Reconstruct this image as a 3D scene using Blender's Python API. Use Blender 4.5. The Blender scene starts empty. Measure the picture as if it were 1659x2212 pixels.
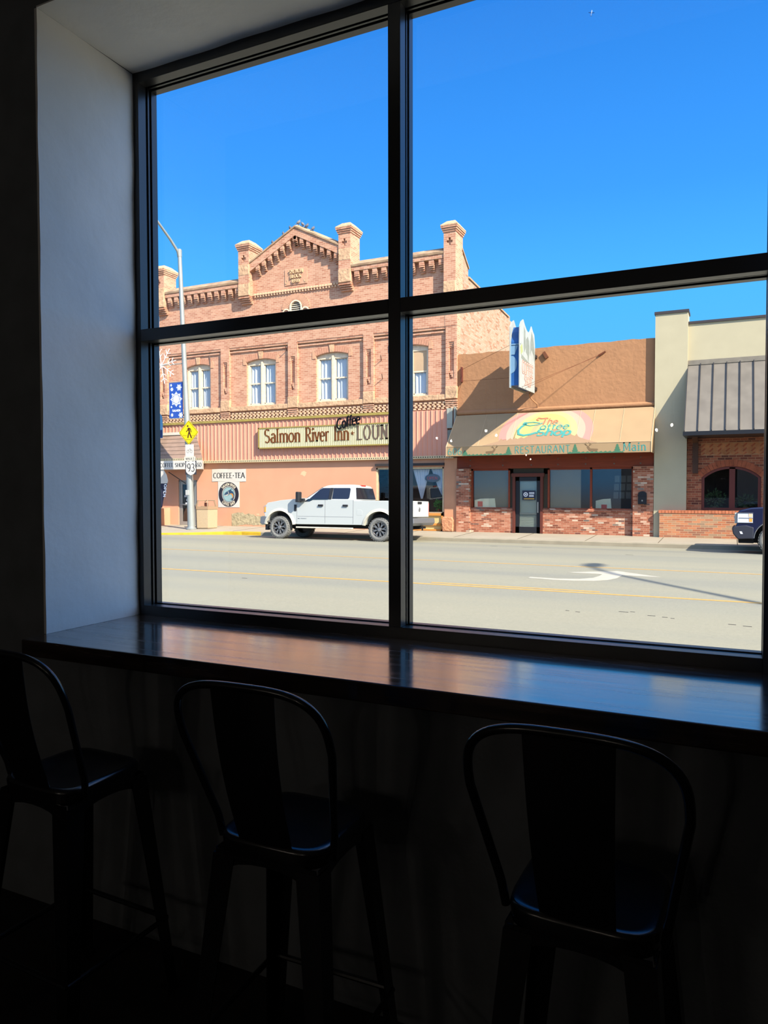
import bpy, bmesh, math, random
from math import sin, cos, pi, radians, sqrt, atan2, degrees
from mathutils import Vector, Matrix

random.seed(7)
scene = bpy.context.scene
C = scene.collection

# ---------------------------------------------------------------- camera
cam_d = bpy.data.cameras.new('camera')
cam_d.sensor_fit = 'VERTICAL'
cam_d.sensor_height = 36.0
cam_d.sensor_width = 27.0
cam_d.lens = 36.0 * 1595.2 / 2212.0
cam_d.clip_start = 0.02
cam_d.clip_end = 4000
cam = bpy.data.objects.new('camera', cam_d)
C.objects.link(cam)
yaw, pitch, roll = radians(25.373), radians(1.791), radians(-0.099)
fw = Vector((-sin(yaw) * cos(pitch), cos(yaw) * cos(pitch), -sin(pitch)))
rt = Vector((cos(yaw), sin(yaw), 0))
up = rt.cross(fw)
r2 = rt * cos(roll) + up * sin(roll)
u2 = -rt * sin(roll) + up * cos(roll)
mw = Matrix((r2, u2, -fw)).transposed().to_4x4()
mw.translation = Vector((0, 0, 1.35))
cam.matrix_world = mw
scene.camera = cam

# ---------------------------------------------------------------- sky, sun, exposure
world = bpy.data.worlds.new('sky')
scene.world = world
world.use_nodes = True
nt = world.node_tree
nt.nodes.clear()
tc = nt.nodes.new('ShaderNodeTexCoord')
sep = nt.nodes.new('ShaderNodeSeparateXYZ')
ramp = nt.nodes.new('ShaderNodeValToRGB')
bg = nt.nodes.new('ShaderNodeBackground')
out = nt.nodes.new('ShaderNodeOutputWorld')
mr = nt.nodes.new('ShaderNodeMapRange')
mr.inputs['From Min'].default_value = -1
mr.inputs['From Max'].default_value = 1
nt.links.new(tc.outputs['Generated'], sep.inputs[0])
nt.links.new(sep.outputs['Z'], mr.inputs['Value'])
nt.links.new(mr.outputs[0], ramp.inputs[0])
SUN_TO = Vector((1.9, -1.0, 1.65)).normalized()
# out-of-view sky glow around the sun, added to light the reveal and shaded walls
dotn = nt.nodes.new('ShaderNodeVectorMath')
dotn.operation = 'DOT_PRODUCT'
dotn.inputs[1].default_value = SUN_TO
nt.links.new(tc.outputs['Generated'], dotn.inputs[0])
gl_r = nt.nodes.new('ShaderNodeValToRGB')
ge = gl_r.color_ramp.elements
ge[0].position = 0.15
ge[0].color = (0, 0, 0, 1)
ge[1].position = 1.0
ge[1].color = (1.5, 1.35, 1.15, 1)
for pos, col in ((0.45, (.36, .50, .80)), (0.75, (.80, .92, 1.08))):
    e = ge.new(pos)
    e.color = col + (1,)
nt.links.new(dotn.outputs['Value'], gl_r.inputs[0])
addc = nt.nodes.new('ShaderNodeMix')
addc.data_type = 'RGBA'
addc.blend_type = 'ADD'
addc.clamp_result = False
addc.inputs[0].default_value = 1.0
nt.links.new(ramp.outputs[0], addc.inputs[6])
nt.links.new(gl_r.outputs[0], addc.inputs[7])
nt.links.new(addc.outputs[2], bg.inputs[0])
nt.links.new(bg.outputs[0], out.inputs[0])
cr = ramp.color_ramp
cr.elements[0].position = 0.0
cr.elements[0].color = (0.22, 0.2, 0.17, 1)
cr.elements[1].position = 1.0
cr.elements[1].color = (0.022, 0.16, 0.62, 1)
for pos, col in ((0.49, (0.3, 0.28, 0.25)), (0.505, (0.115, 0.48, 0.95)), (0.62, (0.072, 0.42, 0.94)),
                 (0.68, (0.044, 0.30, 0.88)), (0.77, (0.024, 0.20, 0.68))):
    e = cr.elements.new(pos)
    e.color = col + (1,)
bg.inputs['Strength'].default_value = 1.0

sun_d = bpy.data.lights.new('sun', 'SUN')
sun_d.energy = 9.0
sun_d.angle = radians(0.53)
sun_d.color = (1.0, 0.94, 0.84)
sun = bpy.data.objects.new('sun', sun_d)
C.objects.link(sun)
sun.rotation_euler = SUN_TO.to_track_quat('Z', 'Y').to_euler()
sun.location = SUN_TO * 60

scene.view_settings.view_transform = 'Standard'
scene.view_settings.look = 'None'
scene.view_settings.exposure = 0.45
scene.view_settings.gamma = 1.0
scene.view_settings.use_curve_mapping = False
scene.cycles.max_bounces = 8
scene.cycles.diffuse_bounces = 4
scene.cycles.transparent_max_bounces = 12
scene.cycles.caustics_reflective = False
scene.cycles.caustics_refractive = False
scene.cycles.sample_clamp_indirect = 4.0
scene.cycles.use_denoising = True


# ---------------------------------------------------------------- materials
GAIN = (.72, .65, .545)      # photo colour -> surface colour under this sun and sky


def sr(r, g, b, k=1.0):
    def f(c):
        c /= 255.0
        return (c / 12.92 if c <= 0.04045 else ((c + 0.055) / 1.055) ** 2.4)
    return (min(f(r) * k * GAIN[0], .95), min(f(g) * k * GAIN[1], .95), min(f(b) * k * GAIN[2], .95))


def node_mat(name):
    m = bpy.data.materials.new(name)
    m.use_nodes = True
    n = m.node_tree
    return m, n, n.nodes['Principled BSDF']


def setc(bsdf, col):
    bsdf.inputs['Base Color'].default_value = (col[0], col[1], col[2], 1)


def coords(n, scale=(1, 1, 1)):
    t = n.nodes.new('ShaderNodeTexCoord')
    mp = n.nodes.new('ShaderNodeMapping')
    mp.inputs['Scale'].default_value = scale
    n.links.new(t.outputs['Object'], mp.inputs['Vector'])
    return mp.outputs['Vector']


def ramp_node(n, stops):
    r = n.nodes.new('ShaderNodeValToRGB')
    el = r.color_ramp.elements
    while len(el) > 1:
        el.remove(el[-1])
    el[0].position = stops[0][0]
    el[0].color = tuple(stops[0][1]) + (1,)
    for p_, c_ in stops[1:]:
        x = el.new(p_)
        x.color = tuple(c_) + (1,)
    return r


def bump_from(n, bsdf, sock, strength, dist=0.01):
    b = n.nodes.new('ShaderNodeBump')
    b.inputs['Strength'].default_value = strength
    b.inputs['Distance'].default_value = dist
    n.links.new(sock, b.inputs['Height'])
    n.links.new(b.outputs[0], bsdf.inputs['Normal'])


def M(name, col, rough=0.6, metal=0.0, var=0.0, vscale=3.0, bump=0.0, bscale=30.0, stretch=(1, 1, 1), spec=0.22, bdist=0.01):
    m, n, b = node_mat(name)
    setc(b, col)
    b.inputs['Roughness'].default_value = rough
    b.inputs['Metallic'].default_value = metal
    b.inputs['Specular IOR Level'].default_value = spec
    if var:
        v = coords(n, stretch)
        t = n.nodes.new('ShaderNodeTexNoise')
        t.inputs['Scale'].default_value = vscale
        t.inputs['Detail'].default_value = 5
        n.links.new(v, t.inputs['Vector'])
        lo = tuple(c * (1 - var) for c in col)
        hi = tuple(min(c * (1 + var), 1) for c in col)
        r = ramp_node(n, [(0.3, lo), (0.7, hi)])
        n.links.new(t.outputs['Fac'], r.inputs[0])
        n.links.new(r.outputs[0], b.inputs['Base Color'])
    if bump:
        v = coords(n, stretch)
        t2 = n.nodes.new('ShaderNodeTexNoise')
        t2.inputs['Scale'].default_value = bscale
        t2.inputs['Detail'].default_value = 6
        n.links.new(v, t2.inputs['Vector'])
        bump_from(n, b, t2.outputs['Fac'], bump, bdist)
    return m


def brick_mat(name, stops, mortar, bw=0.22, bh=0.075, ms=0.006, stain=None, rough=0.85, off=0.5):
    m, n, b = node_mat(name)
    b.inputs['Roughness'].default_value = rough
    b.inputs['Specular IOR Level'].default_value = 0.2
    t = n.nodes.new('ShaderNodeTexCoord')
    s = n.nodes.new('ShaderNodeSeparateXYZ')
    n.links.new(t.outputs['Object'], s.inputs[0])
    ad = n.nodes.new('ShaderNodeMath')
    ad.operation = 'ADD'
    n.links.new(s.outputs['X'], ad.inputs[0])
    n.links.new(s.outputs['Y'], ad.inputs[1])
    cb = n.nodes.new('ShaderNodeCombineXYZ')
    n.links.new(ad.outputs[0], cb.inputs['X'])
    n.links.new(s.outputs['Z'], cb.inputs['Y'])
    br = n.nodes.new('ShaderNodeTexBrick')
    br.offset = off
    br.inputs['Scale'].default_value = 1.0
    br.inputs['Brick Width'].default_value = bw
    br.inputs['Row Height'].default_value = bh
    br.inputs['Mortar Size'].default_value = ms
    br.inputs['Mortar Smooth'].default_value = 0.15
    br.inputs['Color1'].default_value = (0, 0, 0, 1)
    br.inputs['Color2'].default_value = (1, 1, 1, 1)
    br.inputs['Mortar'].default_value = (0.5, 0.5, 0.5, 1)
    n.links.new(cb.outputs[0], br.inputs['Vector'])
    r = ramp_node(n, stops)
    n.links.new(br.outputs['Color'], r.inputs[0])
    nz = n.nodes.new('ShaderNodeTexNoise')
    nz.inputs['Scale'].default_value = 1.3
    nz.inputs['Detail'].default_value = 6
    n.links.new(cb.outputs[0], nz.inputs['Vector'])
    hs = n.nodes.new('ShaderNodeHueSaturation')
    mv = n.nodes.new('ShaderNodeMapRange')
    mv.inputs['To Min'].default_value = 0.82
    mv.inputs['To Max'].default_value = 1.18
    n.links.new(nz.outputs['Fac'], mv.inputs['Value'])
    n.links.new(mv.outputs[0], hs.inputs['Value'])
    n.links.new(r.outputs[0], hs.inputs['Color'])
    mx = n.nodes.new('ShaderNodeMix')
    mx.data_type = 'RGBA'
    n.links.new(br.outputs['Fac'], mx.inputs[0])
    n.links.new(hs.outputs[0], mx.inputs[6])
    mx.inputs[7].default_value = tuple(mortar) + (1,)
    n.links.new(mx.outputs[2], b.inputs['Base Color'])
    bump_from(n, b, br.outputs['Fac'], -0.35, 0.01)
    return m


def glass_mat(name, tint=(0.97, 0.98, 0.98), refl=0.05, rough=0.0):
    m = bpy.data.materials.new(name)
    m.use_nodes = True
    n = m.node_tree
    n.nodes.clear()
    tr = n.nodes.new('ShaderNodeBsdfTransparent')
    tr.inputs[0].default_value = tuple(tint) + (1,)
    gl = n.nodes.new('ShaderNodeBsdfGlossy')
    gl.inputs['Roughness'].default_value = rough
    # Schlick reflectance that is the same from both sides of a thin sheet
    lw = n.nodes.new('ShaderNodeLayerWeight')
    lw.inputs['Blend'].default_value = 0.5
    pw = n.nodes.new('ShaderNodeMath')
    pw.operation = 'POWER'
    pw.inputs[1].default_value = 5.0
    fr = n.nodes.new('ShaderNodeMath')
    fr.operation = 'MULTIPLY_ADD'
    fr.inputs[1].default_value = 1.0 - refl
    fr.inputs[2].default_value = refl
    n.links.new(lw.outputs['Facing'], pw.inputs[0])
    n.links.new(pw.outputs[0], fr.inputs[0])
    mx = n.nodes.new('ShaderNodeMixShader')
    o = n.nodes.new('ShaderNodeOutputMaterial')
    n.links.new(fr.outputs[0], mx.inputs[0])
    n.links.new(tr.outputs[0], mx.inputs[1])
    n.links.new(gl.outputs[0], mx.inputs[2])
    n.links.new(mx.outputs[0], o.inputs[0])
    return m


# ---------------------------------------------------------------- mesh builder and scene tree
ORG = {}


class MB:
    def __init__(self):
        self.v, self.f, self.m = [], [], []

    def add(self, vs, fs, m=0):
        o = len(self.v)
        self.v += [tuple(p) for p in vs]
        for f in fs:
            self.f.append([i + o for i in f])
            self.m.append(m)
        return self

    def box(self, x0, x1, y0, y1, z0, z1, m=0):
        vs = [(x, y, z) for z in (z0, z1) for y in (y0, y1) for x in (x0, x1)]
        return self.add(vs, [(0, 2, 3, 1), (4, 5, 7, 6), (0, 1, 5, 4), (2, 6, 7, 3), (0, 4, 6, 2), (1, 3, 7, 5)], m)

    def prism(self, pts, a0, a1, axis='y', m=0):
        n = len(pts)
        def p3(p, a):
            return {'y': (p[0], a, p[1]), 'x': (a, p[0], p[1]), 'z': (p[0], p[1], a)}[axis]
        vs = [p3(p, a0) for p in pts] + [p3(p, a1) for p in pts]
        fs = [list(range(n)), list(range(2 * n - 1, n - 1, -1))]
        fs += [(i, (i + 1) % n, n + (i + 1) % n, n + i) for i in range(n)]
        return self.add(vs, fs, m)

    def loft(self, rings, m=0, cap=True, closed=True):
        n = len(rings[0])
        vs = [p for r in rings for p in r]
        fs = []
        k = n if closed else n - 1
        for j in range(len(rings) - 1):
            for i in range(k):
                a, b = j * n + i, j * n + (i + 1) % n
                fs.append((a, b, b + n, a + n))
        if cap:
            fs.append(list(range(n - 1, -1, -1)))
            fs.append(list(range((len(rings) - 1) * n, len(rings) * n)))
        return self.add(vs, fs, m)

    def tube(self, path, r, n=8, m=0):
        P = [Vector(p) for p in path]
        rings = []
        ref = None
        for i, p in enumerate(P):
            t = (P[min(i + 1, len(P) - 1)] - P[max(i - 1, 0)]).normalized()
            if ref is None:
                ref = t.orthogonal().normalized()
            ref = (ref - t * ref.dot(t)).normalized()
            b = t.cross(ref)
            rr = r[i] if isinstance(r, (list, tuple)) else r
            rings.append([p + (ref * cos(2 * pi * k / n) + b * sin(2 * pi * k / n)) * rr for k in range(n)])
        return self.loft(rings, m)

    def lathe(self, prof, o, axis='z', n=20, m=0, cap=True):
        rings = []
        for r, h in prof:
            ring = []
            for k in range(n):
                a = 2 * pi * k / n
                c, s = r * cos(a), r * sin(a)
                ring.append({'z': (o[0] + c, o[1] + s, o[2] + h), 'y': (o[0] + c, o[1] + h, o[2] + s),
                             'x': (o[0] + h, o[1] + c, o[2] + s)}[axis])
            rings.append(ring)
        return self.loft(rings, m, cap)

    def ell(self, c, r, n=12, k=7, m=0, rot=None):
        rings = []
        for j in range(k + 1):
            t = -pi / 2 + pi * (j + 0.02) / (k + 0.04)
            ring = []
            for i in range(n):
                a = 2 * pi * i / n
                p = Vector((r[0] * cos(t) * cos(a), r[1] * cos(t) * sin(a), r[2] * sin(t)))
                if rot:
                    p = rot @ p
                ring.append(p + Vector(c))
            rings.append(ring)
        return self.loft(rings, m)

    def ribbon(self, pts, fmap, wv, wh, d, m=0):
        """thick pen stroke through 2-D points; fmap maps (u, v, depth) to 3-D"""
        n = len(pts)
        L, R = [], []
        closed = n > 3 and abs(pts[0][0] - pts[-1][0]) < 1e-6 and abs(pts[0][1] - pts[-1][1]) < 1e-6
        for i, p in enumerate(pts):
            if closed:
                a, b = pts[(i - 1) % (n - 1)], pts[(i + 1) % (n - 1)]
            else:
                a, b = pts[max(i - 1, 0)], pts[min(i + 1, n - 1)]
            tx, ty = b[0] - a[0], b[1] - a[1]
            l = sqrt(tx * tx + ty * ty) or 1
            tx, ty = tx / l, ty / l
            w = sqrt((wv * ty) ** 2 + (wh * tx) ** 2) / 2
            L.append((p[0] - ty * w, p[1] + tx * w))
            R.append((p[0] + ty * w, p[1] - tx * w))
        rings = [[fmap(L[i][0], L[i][1], 0), fmap(R[i][0], R[i][1], 0), fmap(R[i][0], R[i][1], d), fmap(L[i][0], L[i][1], d)] for i in range(n)]
        return self.loft(rings, m)

    def build(self, name, mats, parent=None, smooth=False, bevel=0.0, seg=2, label=None, cat=None, group=None, kind=None, ang=40):
        me = bpy.data.meshes.new(name)
        if parent is not None:
            o = Vector(ORG[parent])
        else:
            xs = [p[0] for p in self.v]; ys = [p[1] for p in self.v]; zs = [p[2] for p in self.v]
            o = Vector(((min(xs) + max(xs)) / 2, (min(ys) + max(ys)) / 2, min(zs)))
        me.from_pydata([Vector(p) - o for p in self.v], [], self.f)
        if not isinstance(mats, (list, tuple)):
            mats = [mats]
        for mt in mats:
            me.materials.append(mt)
        me.polygons.foreach_set('material_index', self.m)
        bm = bmesh.new()
        bm.from_mesh(me)
        bmesh.ops.recalc_face_normals(bm, faces=bm.faces)
        bm.to_mesh(me)
        bm.free()
        if smooth:
            me.polygons.foreach_set('use_smooth', [True] * len(me.polygons))
            try:
                me.set_sharp_from_angle(angle=radians(ang))
            except Exception:
                pass
        ob = bpy.data.objects.new(name, me)
        C.objects.link(ob)
        if parent is not None:
            ob.parent = parent
        else:
            ob.location = o
        ORG[ob] = o
        if bevel:
            md = ob.modifiers.new('bevel', 'BEVEL')
            md.width = bevel
            md.segments = seg
            md.limit_method = 'ANGLE'
            md.angle_limit = radians(35)
        tag(ob, label, cat, group, kind)
        return ob


def tag(o, label=None, cat=None, group=None, kind=None):
    if label: o['label'] = label
    if cat: o['category'] = cat
    if group: o['group'] = group
    if kind: o['kind'] = kind
    return o


def thing(name, label, cat, loc=(0, 0, 0), group=None, kind=None, local=False, rot=None):
    o = bpy.data.objects.new(name, None)
    C.objects.link(o)
    o.empty_display_size = 0.1
    o.location = loc
    if rot:
        o.rotation_euler = rot
    ORG[o] = Vector((0, 0, 0)) if local else Vector(loc)
    return tag(o, label, cat, group, kind)


# ---------------------------------------------------------------- lettering
def arc(cx, cy, rx, ry, a0, a1, n=14):
    return [(cx + rx * cos(radians(a0 + (a1 - a0) * i / n)), cy + ry * sin(radians(a0 + (a1 - a0) * i / n))) for i in range(n + 1)]


def L(*a):
    return [(a[i], a[i + 1]) for i in range(0, len(a), 2)]


GL = {
 'A': (.74, [L(.02, 0, .37, 1), L(.37, 1, .72, 0), L(.15, .34, .59, .34)]),
 'B': (.62, [L(.1, 0, .1, 1), L(.1, 1, .3, 1) + arc(.3, .76, .24, .24, 90, -90) + L(.1, .52), L(.1, .52, .32, .52) + arc(.32, .26, .26, .26, 90, -90) + L(.1, 0)]),
 'C': (.7, [arc(.39, .5, .34, .49, 48, 312, 20)]),
 'E': (.58, [L(.1, 0, .1, 1), L(.1, .97, .54, .97), L(.1, .52, .44, .52), L(.1, .03, .56, .03)]),
 'F': (.54, [L(.1, 0, .1, 1), L(.1, .97, .53, .97), L(.1, .5, .43, .5)]),
 'G': (.74, [arc(.39, .5, .34, .49, 48, 345, 20) + L(.72, .44, .46, .44)]),
 'H': (.74, [L(.1, 0, .1, 1), L(.64, 0, .64, 1), L(.1, .52, .64, .52)]),
 'I': (.26, [L(.13, 0, .13, 1)]),
 'K': (.68, [L(.1, 0, .1, 1), L(.6, 1, .12, .42), L(.26, .58, .64, 0)]),
 'L': (.54, [L(.1, 0, .1, 1), L(.1, .03, .53, .03)]),
 'M': (.88, [L(.1, 0, .1, 1), L(.1, 1, .44, .15, .78, 1), L(.78, 1, .78, 0)]),
 'N': (.74, [L(.1, 0, .1, 1), L(.1, 1, .64, 0), L(.64, 0, .64, 1)]),
 'O': (.76, [arc(.38, .5, .34, .49, 0, 360, 24)]),
 'P': (.6, [L(.1, 0, .1, 1), L(.1, .97, .3, .97) + arc(.3, .72, .25, .25, 90, -90) + L(.1, .47)]),
 'R': (.66, [L(.1, 0, .1, 1), L(.1, .97, .3, .97) + arc(.3, .73, .25, .24, 90, -90) + L(.1, .49), L(.32, .49, .62, 0)]),
 'S': (.6, [arc(.3, .74, .23, .23, 35, 270) + arc(.3, .26, .24, .24, 90, -145)[1:]]),
 'T': (.64, [L(.32, 0, .32, 1), L(.03, .97, .61, .97)]),
 'U': (.72, [L(.1, 1, .1, .3) + arc(.36, .3, .26, .28, 180, 360)[1:] + L(.62, 1)]),
 'V': (.7, [L(.02, 1, .35, 0), L(.35, 0, .68, 1)]),
 'W': (.98, [L(.02, 1, .26, 0), L(.26, 0, .49, .9), L(.49, .9, .72, 0), L(.72, 0, .96, 1)]),
 'a': (.54, [arc(.26, .44, .18, .22, 150, 0) + L(.44, 0), arc(.25, .19, .2, .19, 50, 300) + L(.44, .1)]),
 'e': (.54, [L(.05, .36, .49, .36) + arc(.27, .33, .23, .33, 6, 312)]),
 'f': (.38, [L(.16, 0, .16, .74) + arc(.33, .76, .17, .22, 180, 70)[1:], L(.02, .6, .34, .6)]),
 'h': (.58, [L(.1, 0, .1, 1), arc(.29, .42, .19, .24, 170, 0) + L(.48, 0)]),
 'i': (.24, [L(.12, 0, .12, .66), arc(.12, .88, .035, .045, 0, 360, 8)]),
 'l': (.24, [L(.12, 0, .12, 1)]),
 'm': (.9, [L(.1, 0, .1, .66), arc(.28, .42, .18, .22, 170, 0) + L(.46, 0), arc(.64, .42, .18, .22, 170, 0) + L(.82, 0)]),
 'n': (.58, [L(.1, 0, .1, .66), arc(.29, .42, .19, .23, 170, 0) + L(.48, 0)]),
 'o': (.56, [arc(.28, .33, .24, .32, 0, 360, 18)]),
 'p': (.58, [L(.1, -.3, .1, .66), arc(.29, .33, .22, .32, 0, 360, 18)]),
 'r': (.42, [L(.1, 0, .1, .66), arc(.29, .4, .19, .25, 165, 60)]),
 'v': (.52, [L(.03, .66, .26, 0), L(.26, 0, .49, .66)]),
 '0': (.6, [arc(.3, .5, .25, .49, 0, 360, 20)]),
 '1': (.36, [L(.08, .82, .2, 1, .2, 0)]),
 '3': (.58, [arc(.28, .75, .22, .24, 150, -90) + arc(.28, .26, .25, .25, 90, -150)[1:]]),
 '6': (.6, [arc(.3, .3, .24, .29, 0, 360, 18), arc(.42, .36, .36, .62, 180, 100)]),
 '8': (.6, [arc(.3, .75, .2, .23, 0, 360, 16), arc(.3, .26, .24, .25, 0, 360, 18)]),
 '9': (.6, [arc(.3, .7, .24, .29, 0, 360, 18), arc(.18, .64, .36, .62, 0, -80)]),
 '-': (.4, [L(.05, .45, .35, .45)]),
 '.': (.4, [arc(.2, .45, .05, .06, 0, 360, 10)]),
 ' ': (.36, []),
}


def text_width(s, sp=.1):
    return sum(GL[c][0] + sp for c in s) - sp


def write(mb, s, fmap, u0, v0, h, width=None, wv=.16, wh=.09, d=.01, sp=.1, serif=0, m=0, slant=0.0):
    """letters drawn as pen strokes; fmap maps (u, v, depth) to a 3-D point"""
    tw = text_width(s, sp)
    kx = (width / tw) if width else h
    x = 0
    for ch in s:
        w, strokes = GL[ch]
        for si, st in enumerate(strokes):
            d_ = d * (1 + .06 * si)
            pts = [(u0 + (x + p[0]) * kx + slant * p[1] * h, v0 + p[1] * h) for p in st]
            mb.ribbon(pts, fmap, wv * kx, wh * h, d_, m)
            if serif:
                for a, b in ((st[0], st[1]), (st[-1], st[-2])):
                    dy = abs(a[1] - b[1]); dx = abs(a[0] - b[0])
                    if dy > dx * .9 and min(abs(a[1] - q) for q in (0, .66, 1, -.3)) < .02:
                        q = 1 if a[1] > b[1] else -1
                        yy = a[1] - q * wh * .5
                        X = u0 + (x + a[0]) * kx + slant * a[1] * h
                        Y = v0 + yy * h
                        mb.ribbon([(X - serif * kx, Y), (X + serif * kx, Y)], fmap, wv * kx, wh * h, d * 1.3, m)
        x += w + sp


def flat(y, sx=1):
    """lettering plane facing the street (towards -Y) standing at depth y"""
    return lambda u, v, d: (u, y - d, v)


def plane_map(o, U, V):
    o, U, V = Vector(o), Vector(U).normalized(), Vector(V).normalized()
    N = U.cross(V).normalized()
    return lambda u, v, d: tuple(o + U * u + V * v + N * d)


def grid_wall(mb, x0, x1, z0, z1, y0, y1, holes, m=0):
    xs = sorted({x0, x1, *[h[0] for h in holes], *[h[1] for h in holes]})
    zs = sorted({z0, z1, *[h[2] for h in holes], *[h[3] for h in holes]})
    xs = [x for x in xs if x0 <= x <= x1]
    zs = [z for z in zs if z0 <= z <= z1]
    for i in range(len(xs) - 1):
        run = None
        for j in range(len(zs) - 1):
            cx, cz = (xs[i] + xs[i + 1]) / 2, (zs[j] + zs[j + 1]) / 2
            inside = any(h[0] < cx < h[1] and h[2] < cz < h[3] for h in holes)
            if not inside:
                if run is None:
                    run = zs[j]
            if run is not None and (inside):
                mb.box(xs[i], xs[i + 1], y0, y1, run, zs[j], m)
                run = None
        if run is not None:
            mb.box(xs[i], xs[i + 1], y0, y1, run, zs[-1], m)


FY = 27.5          # plane of the far facades
GZ = -0.33         # far sidewalk at the facades

# ================================================================ THE ROOM
FLOOR = -0.26
W0, W1 = 1.99, 2.62            # inner and outer face of the window wall
XL, XR = -2.374, 0.142         # window opening
ZS, ZH = 0.797, 3.142          # counter top, soffit

m_dark = M('dark_wall_paint', (0.20, 0.215, 0.23), 0.8, var=.12, vscale=6, bump=.15, bscale=60)
m_floor = M('dark_floor', (0.03, 0.028, 0.028), 0.5, var=.3, vscale=4, stretch=(.3, 3, 1))
m_ceil = M('room_ceiling', (0.35, 0.34, 0.33), 0.9, var=.1)
m_plaster = M('white_plaster', (0.88, 0.875, 0.85), 0.75, var=.03, vscale=5, bump=.55, bscale=7, spec=.3)
m_extplaster = M('exterior_render', (0.42, 0.36, 0.3), 0.9, var=.1)
m_frame = M('black_aluminium', (0.012, 0.012, 0.013), 0.32, spec=.6)
m_gasket = M('black_rubber_gasket', (0.006, 0.006, 0.007), 0.6)
m_glass = glass_mat('window_glass', (0.985, 0.99, 0.988), 0.035)

w = MB()
grid_wall(w, -7.0, 6.0, FLOOR - .3, 3.75, W0, W1, [(XL - .012, XR + .012, .735, ZH + .012)], 0)
wall = w.build('wall_front', [m_dark, m_extplaster], label='dark wall around and below the shop window', cat='wall', kind='structure')
for pl in wall.data.polygons:
    if pl.center.y + wall.location.y > W1 - .01:
        pl.material_index = 1
MB().box(-7.0, -6.8, -14.5, W0, FLOOR, 3.75).build('wall_left', m_dark, label='dark left side wall of the room', cat='wall', kind='structure')
MB().box(5.8, 6.0, -14.5, W0, FLOOR, 3.75).build('wall_right', m_dark, label='dark right side wall of the room', cat='wall', kind='structure')
MB().box(-7.0, 6.0, -14.7, -14.5, FLOOR, 3.75).build('wall_back', M('pale_wall_paint', (.55, .54, .52), .9), label='pale rear wall of the room', cat='wall', kind='structure')
MB().box(-7.0, 6.0, -14.7, W0, FLOOR - .3, FLOOR).build('floor', m_floor, label='dark floor of the room', cat='floor', kind='structure')
MB().box(-7.0, 6.0, -14.7, W0, 3.5, 3.75).build('ceiling', m_ceil, label='pale ceiling of the room', cat='ceiling', kind='structure')

# plastered reveal: left jamb, soffit, right jamb (slightly hand-trowelled edges)
def wavy_panel(name, fn, nu, nv, th, label):
    mb = MB()
    vs, fs = [], []
    for k in (0, 1):
        for j in range(nv + 1):
            for i in range(nu + 1):
                vs.append(fn(i / nu, j / nv, k * th))
    n1 = (nu + 1) * (nv + 1)
    for j in range(nv):
        for i in range(nu):
            a = j * (nu + 1) + i
            fs.append((a, a + 1, a + nu + 2, a + nu + 1))
            fs.append((n1 + a, n1 + a + nu + 1, n1 + a + nu + 2, n1 + a + 1))
    ed = [j * (nu + 1) for j in range(nv + 1)], [j * (nu + 1) + nu for j in range(nv + 1)]
    for e in ed:
        for q in range(nv):
            fs.append((e[q], e[q + 1], n1 + e[q + 1], n1 + e[q]))
    for e in (list(range(nu + 1)), list(range(nv * (nu + 1), n1))):
        for q in range(nu):
            fs.append((e[q], e[q + 1], n1 + e[q + 1], n1 + e[q]))
    mb.add(vs, fs)
    return mb.build(name, m_plaster, label=label, cat='window reveal', kind='structure', smooth=True)

def wob(a, b):
    return .0016 * sin(7.1 * a + 2.3 * b) + .0012 * sin(17.3 * a - 5 * b + 1.1)
YF = 2.475
wavy_panel('trim_1', lambda u, v, k: (XL - k + (wob(v * 3, u) if k == 0 else 0), W0 - .004 + u * (YF - W0 + .004), ZS + v * (ZH - ZS + .004)), 6, 40, .011,
           'white plaster reveal on the left side of the window')
wavy_panel('trim_2', lambda u, v, k: (XR + k + (wob(v * 3, u) if k == 0 else 0), W0 - .004 + u * (YF - W0 + .004), ZS + v * (ZH - ZS + .004)), 6, 40, .011,
           'white plaster reveal on the right side of the window')
wavy_panel('trim_3', lambda u, v, k: (XL + v * (XR - XL), W0 - .004 + u * (YF - W0 + .004), ZH + .004 + k + (wob(v * 3, u) if k == 0 else 0)), 6, 40, .007,
           'white plaster soffit above the window')

# window frame
win = thing('window_1', 'large black framed shop window with four panes', 'window', ((XL + XR) / 2, 2.53, ZS), kind='structure')
Y0, Y1 = 2.475, 2.590

def bar(mb, x0, x1, z0, z1, gl=0, gr=0, gb=0, gt=0):
    """frame bar; the g* flags say on which edges a glass groove runs"""
    mb.box(x0, x1, Y0, Y0 + .046, z0, z1, 0)
    g = .009
    mb.box(x0 + g * gl, x1 - g * gr, Y0 + .046, Y0 + .061, z0 + g * gb, z1 - g * gt, 1)
    q = .003
    mb.box(x0 + q * gl, x1 - q * gr, Y0 + .061, Y0 + .072, z0 + q * gb, z1 - q * gt, 0)
    g2 = .010
    mb.box(x0 + g2 * gl, x1 - g2 * gr, Y0 + .072, Y0 + .080, z0 + g2 * gb, z1 - g2 * gt, 1)
    e = .001
    mb.box(x0 - e * gl, x1 + e * gr, Y0 + .080, Y1, z0 - e * gb, z1 + e * gt, 0)

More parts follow.
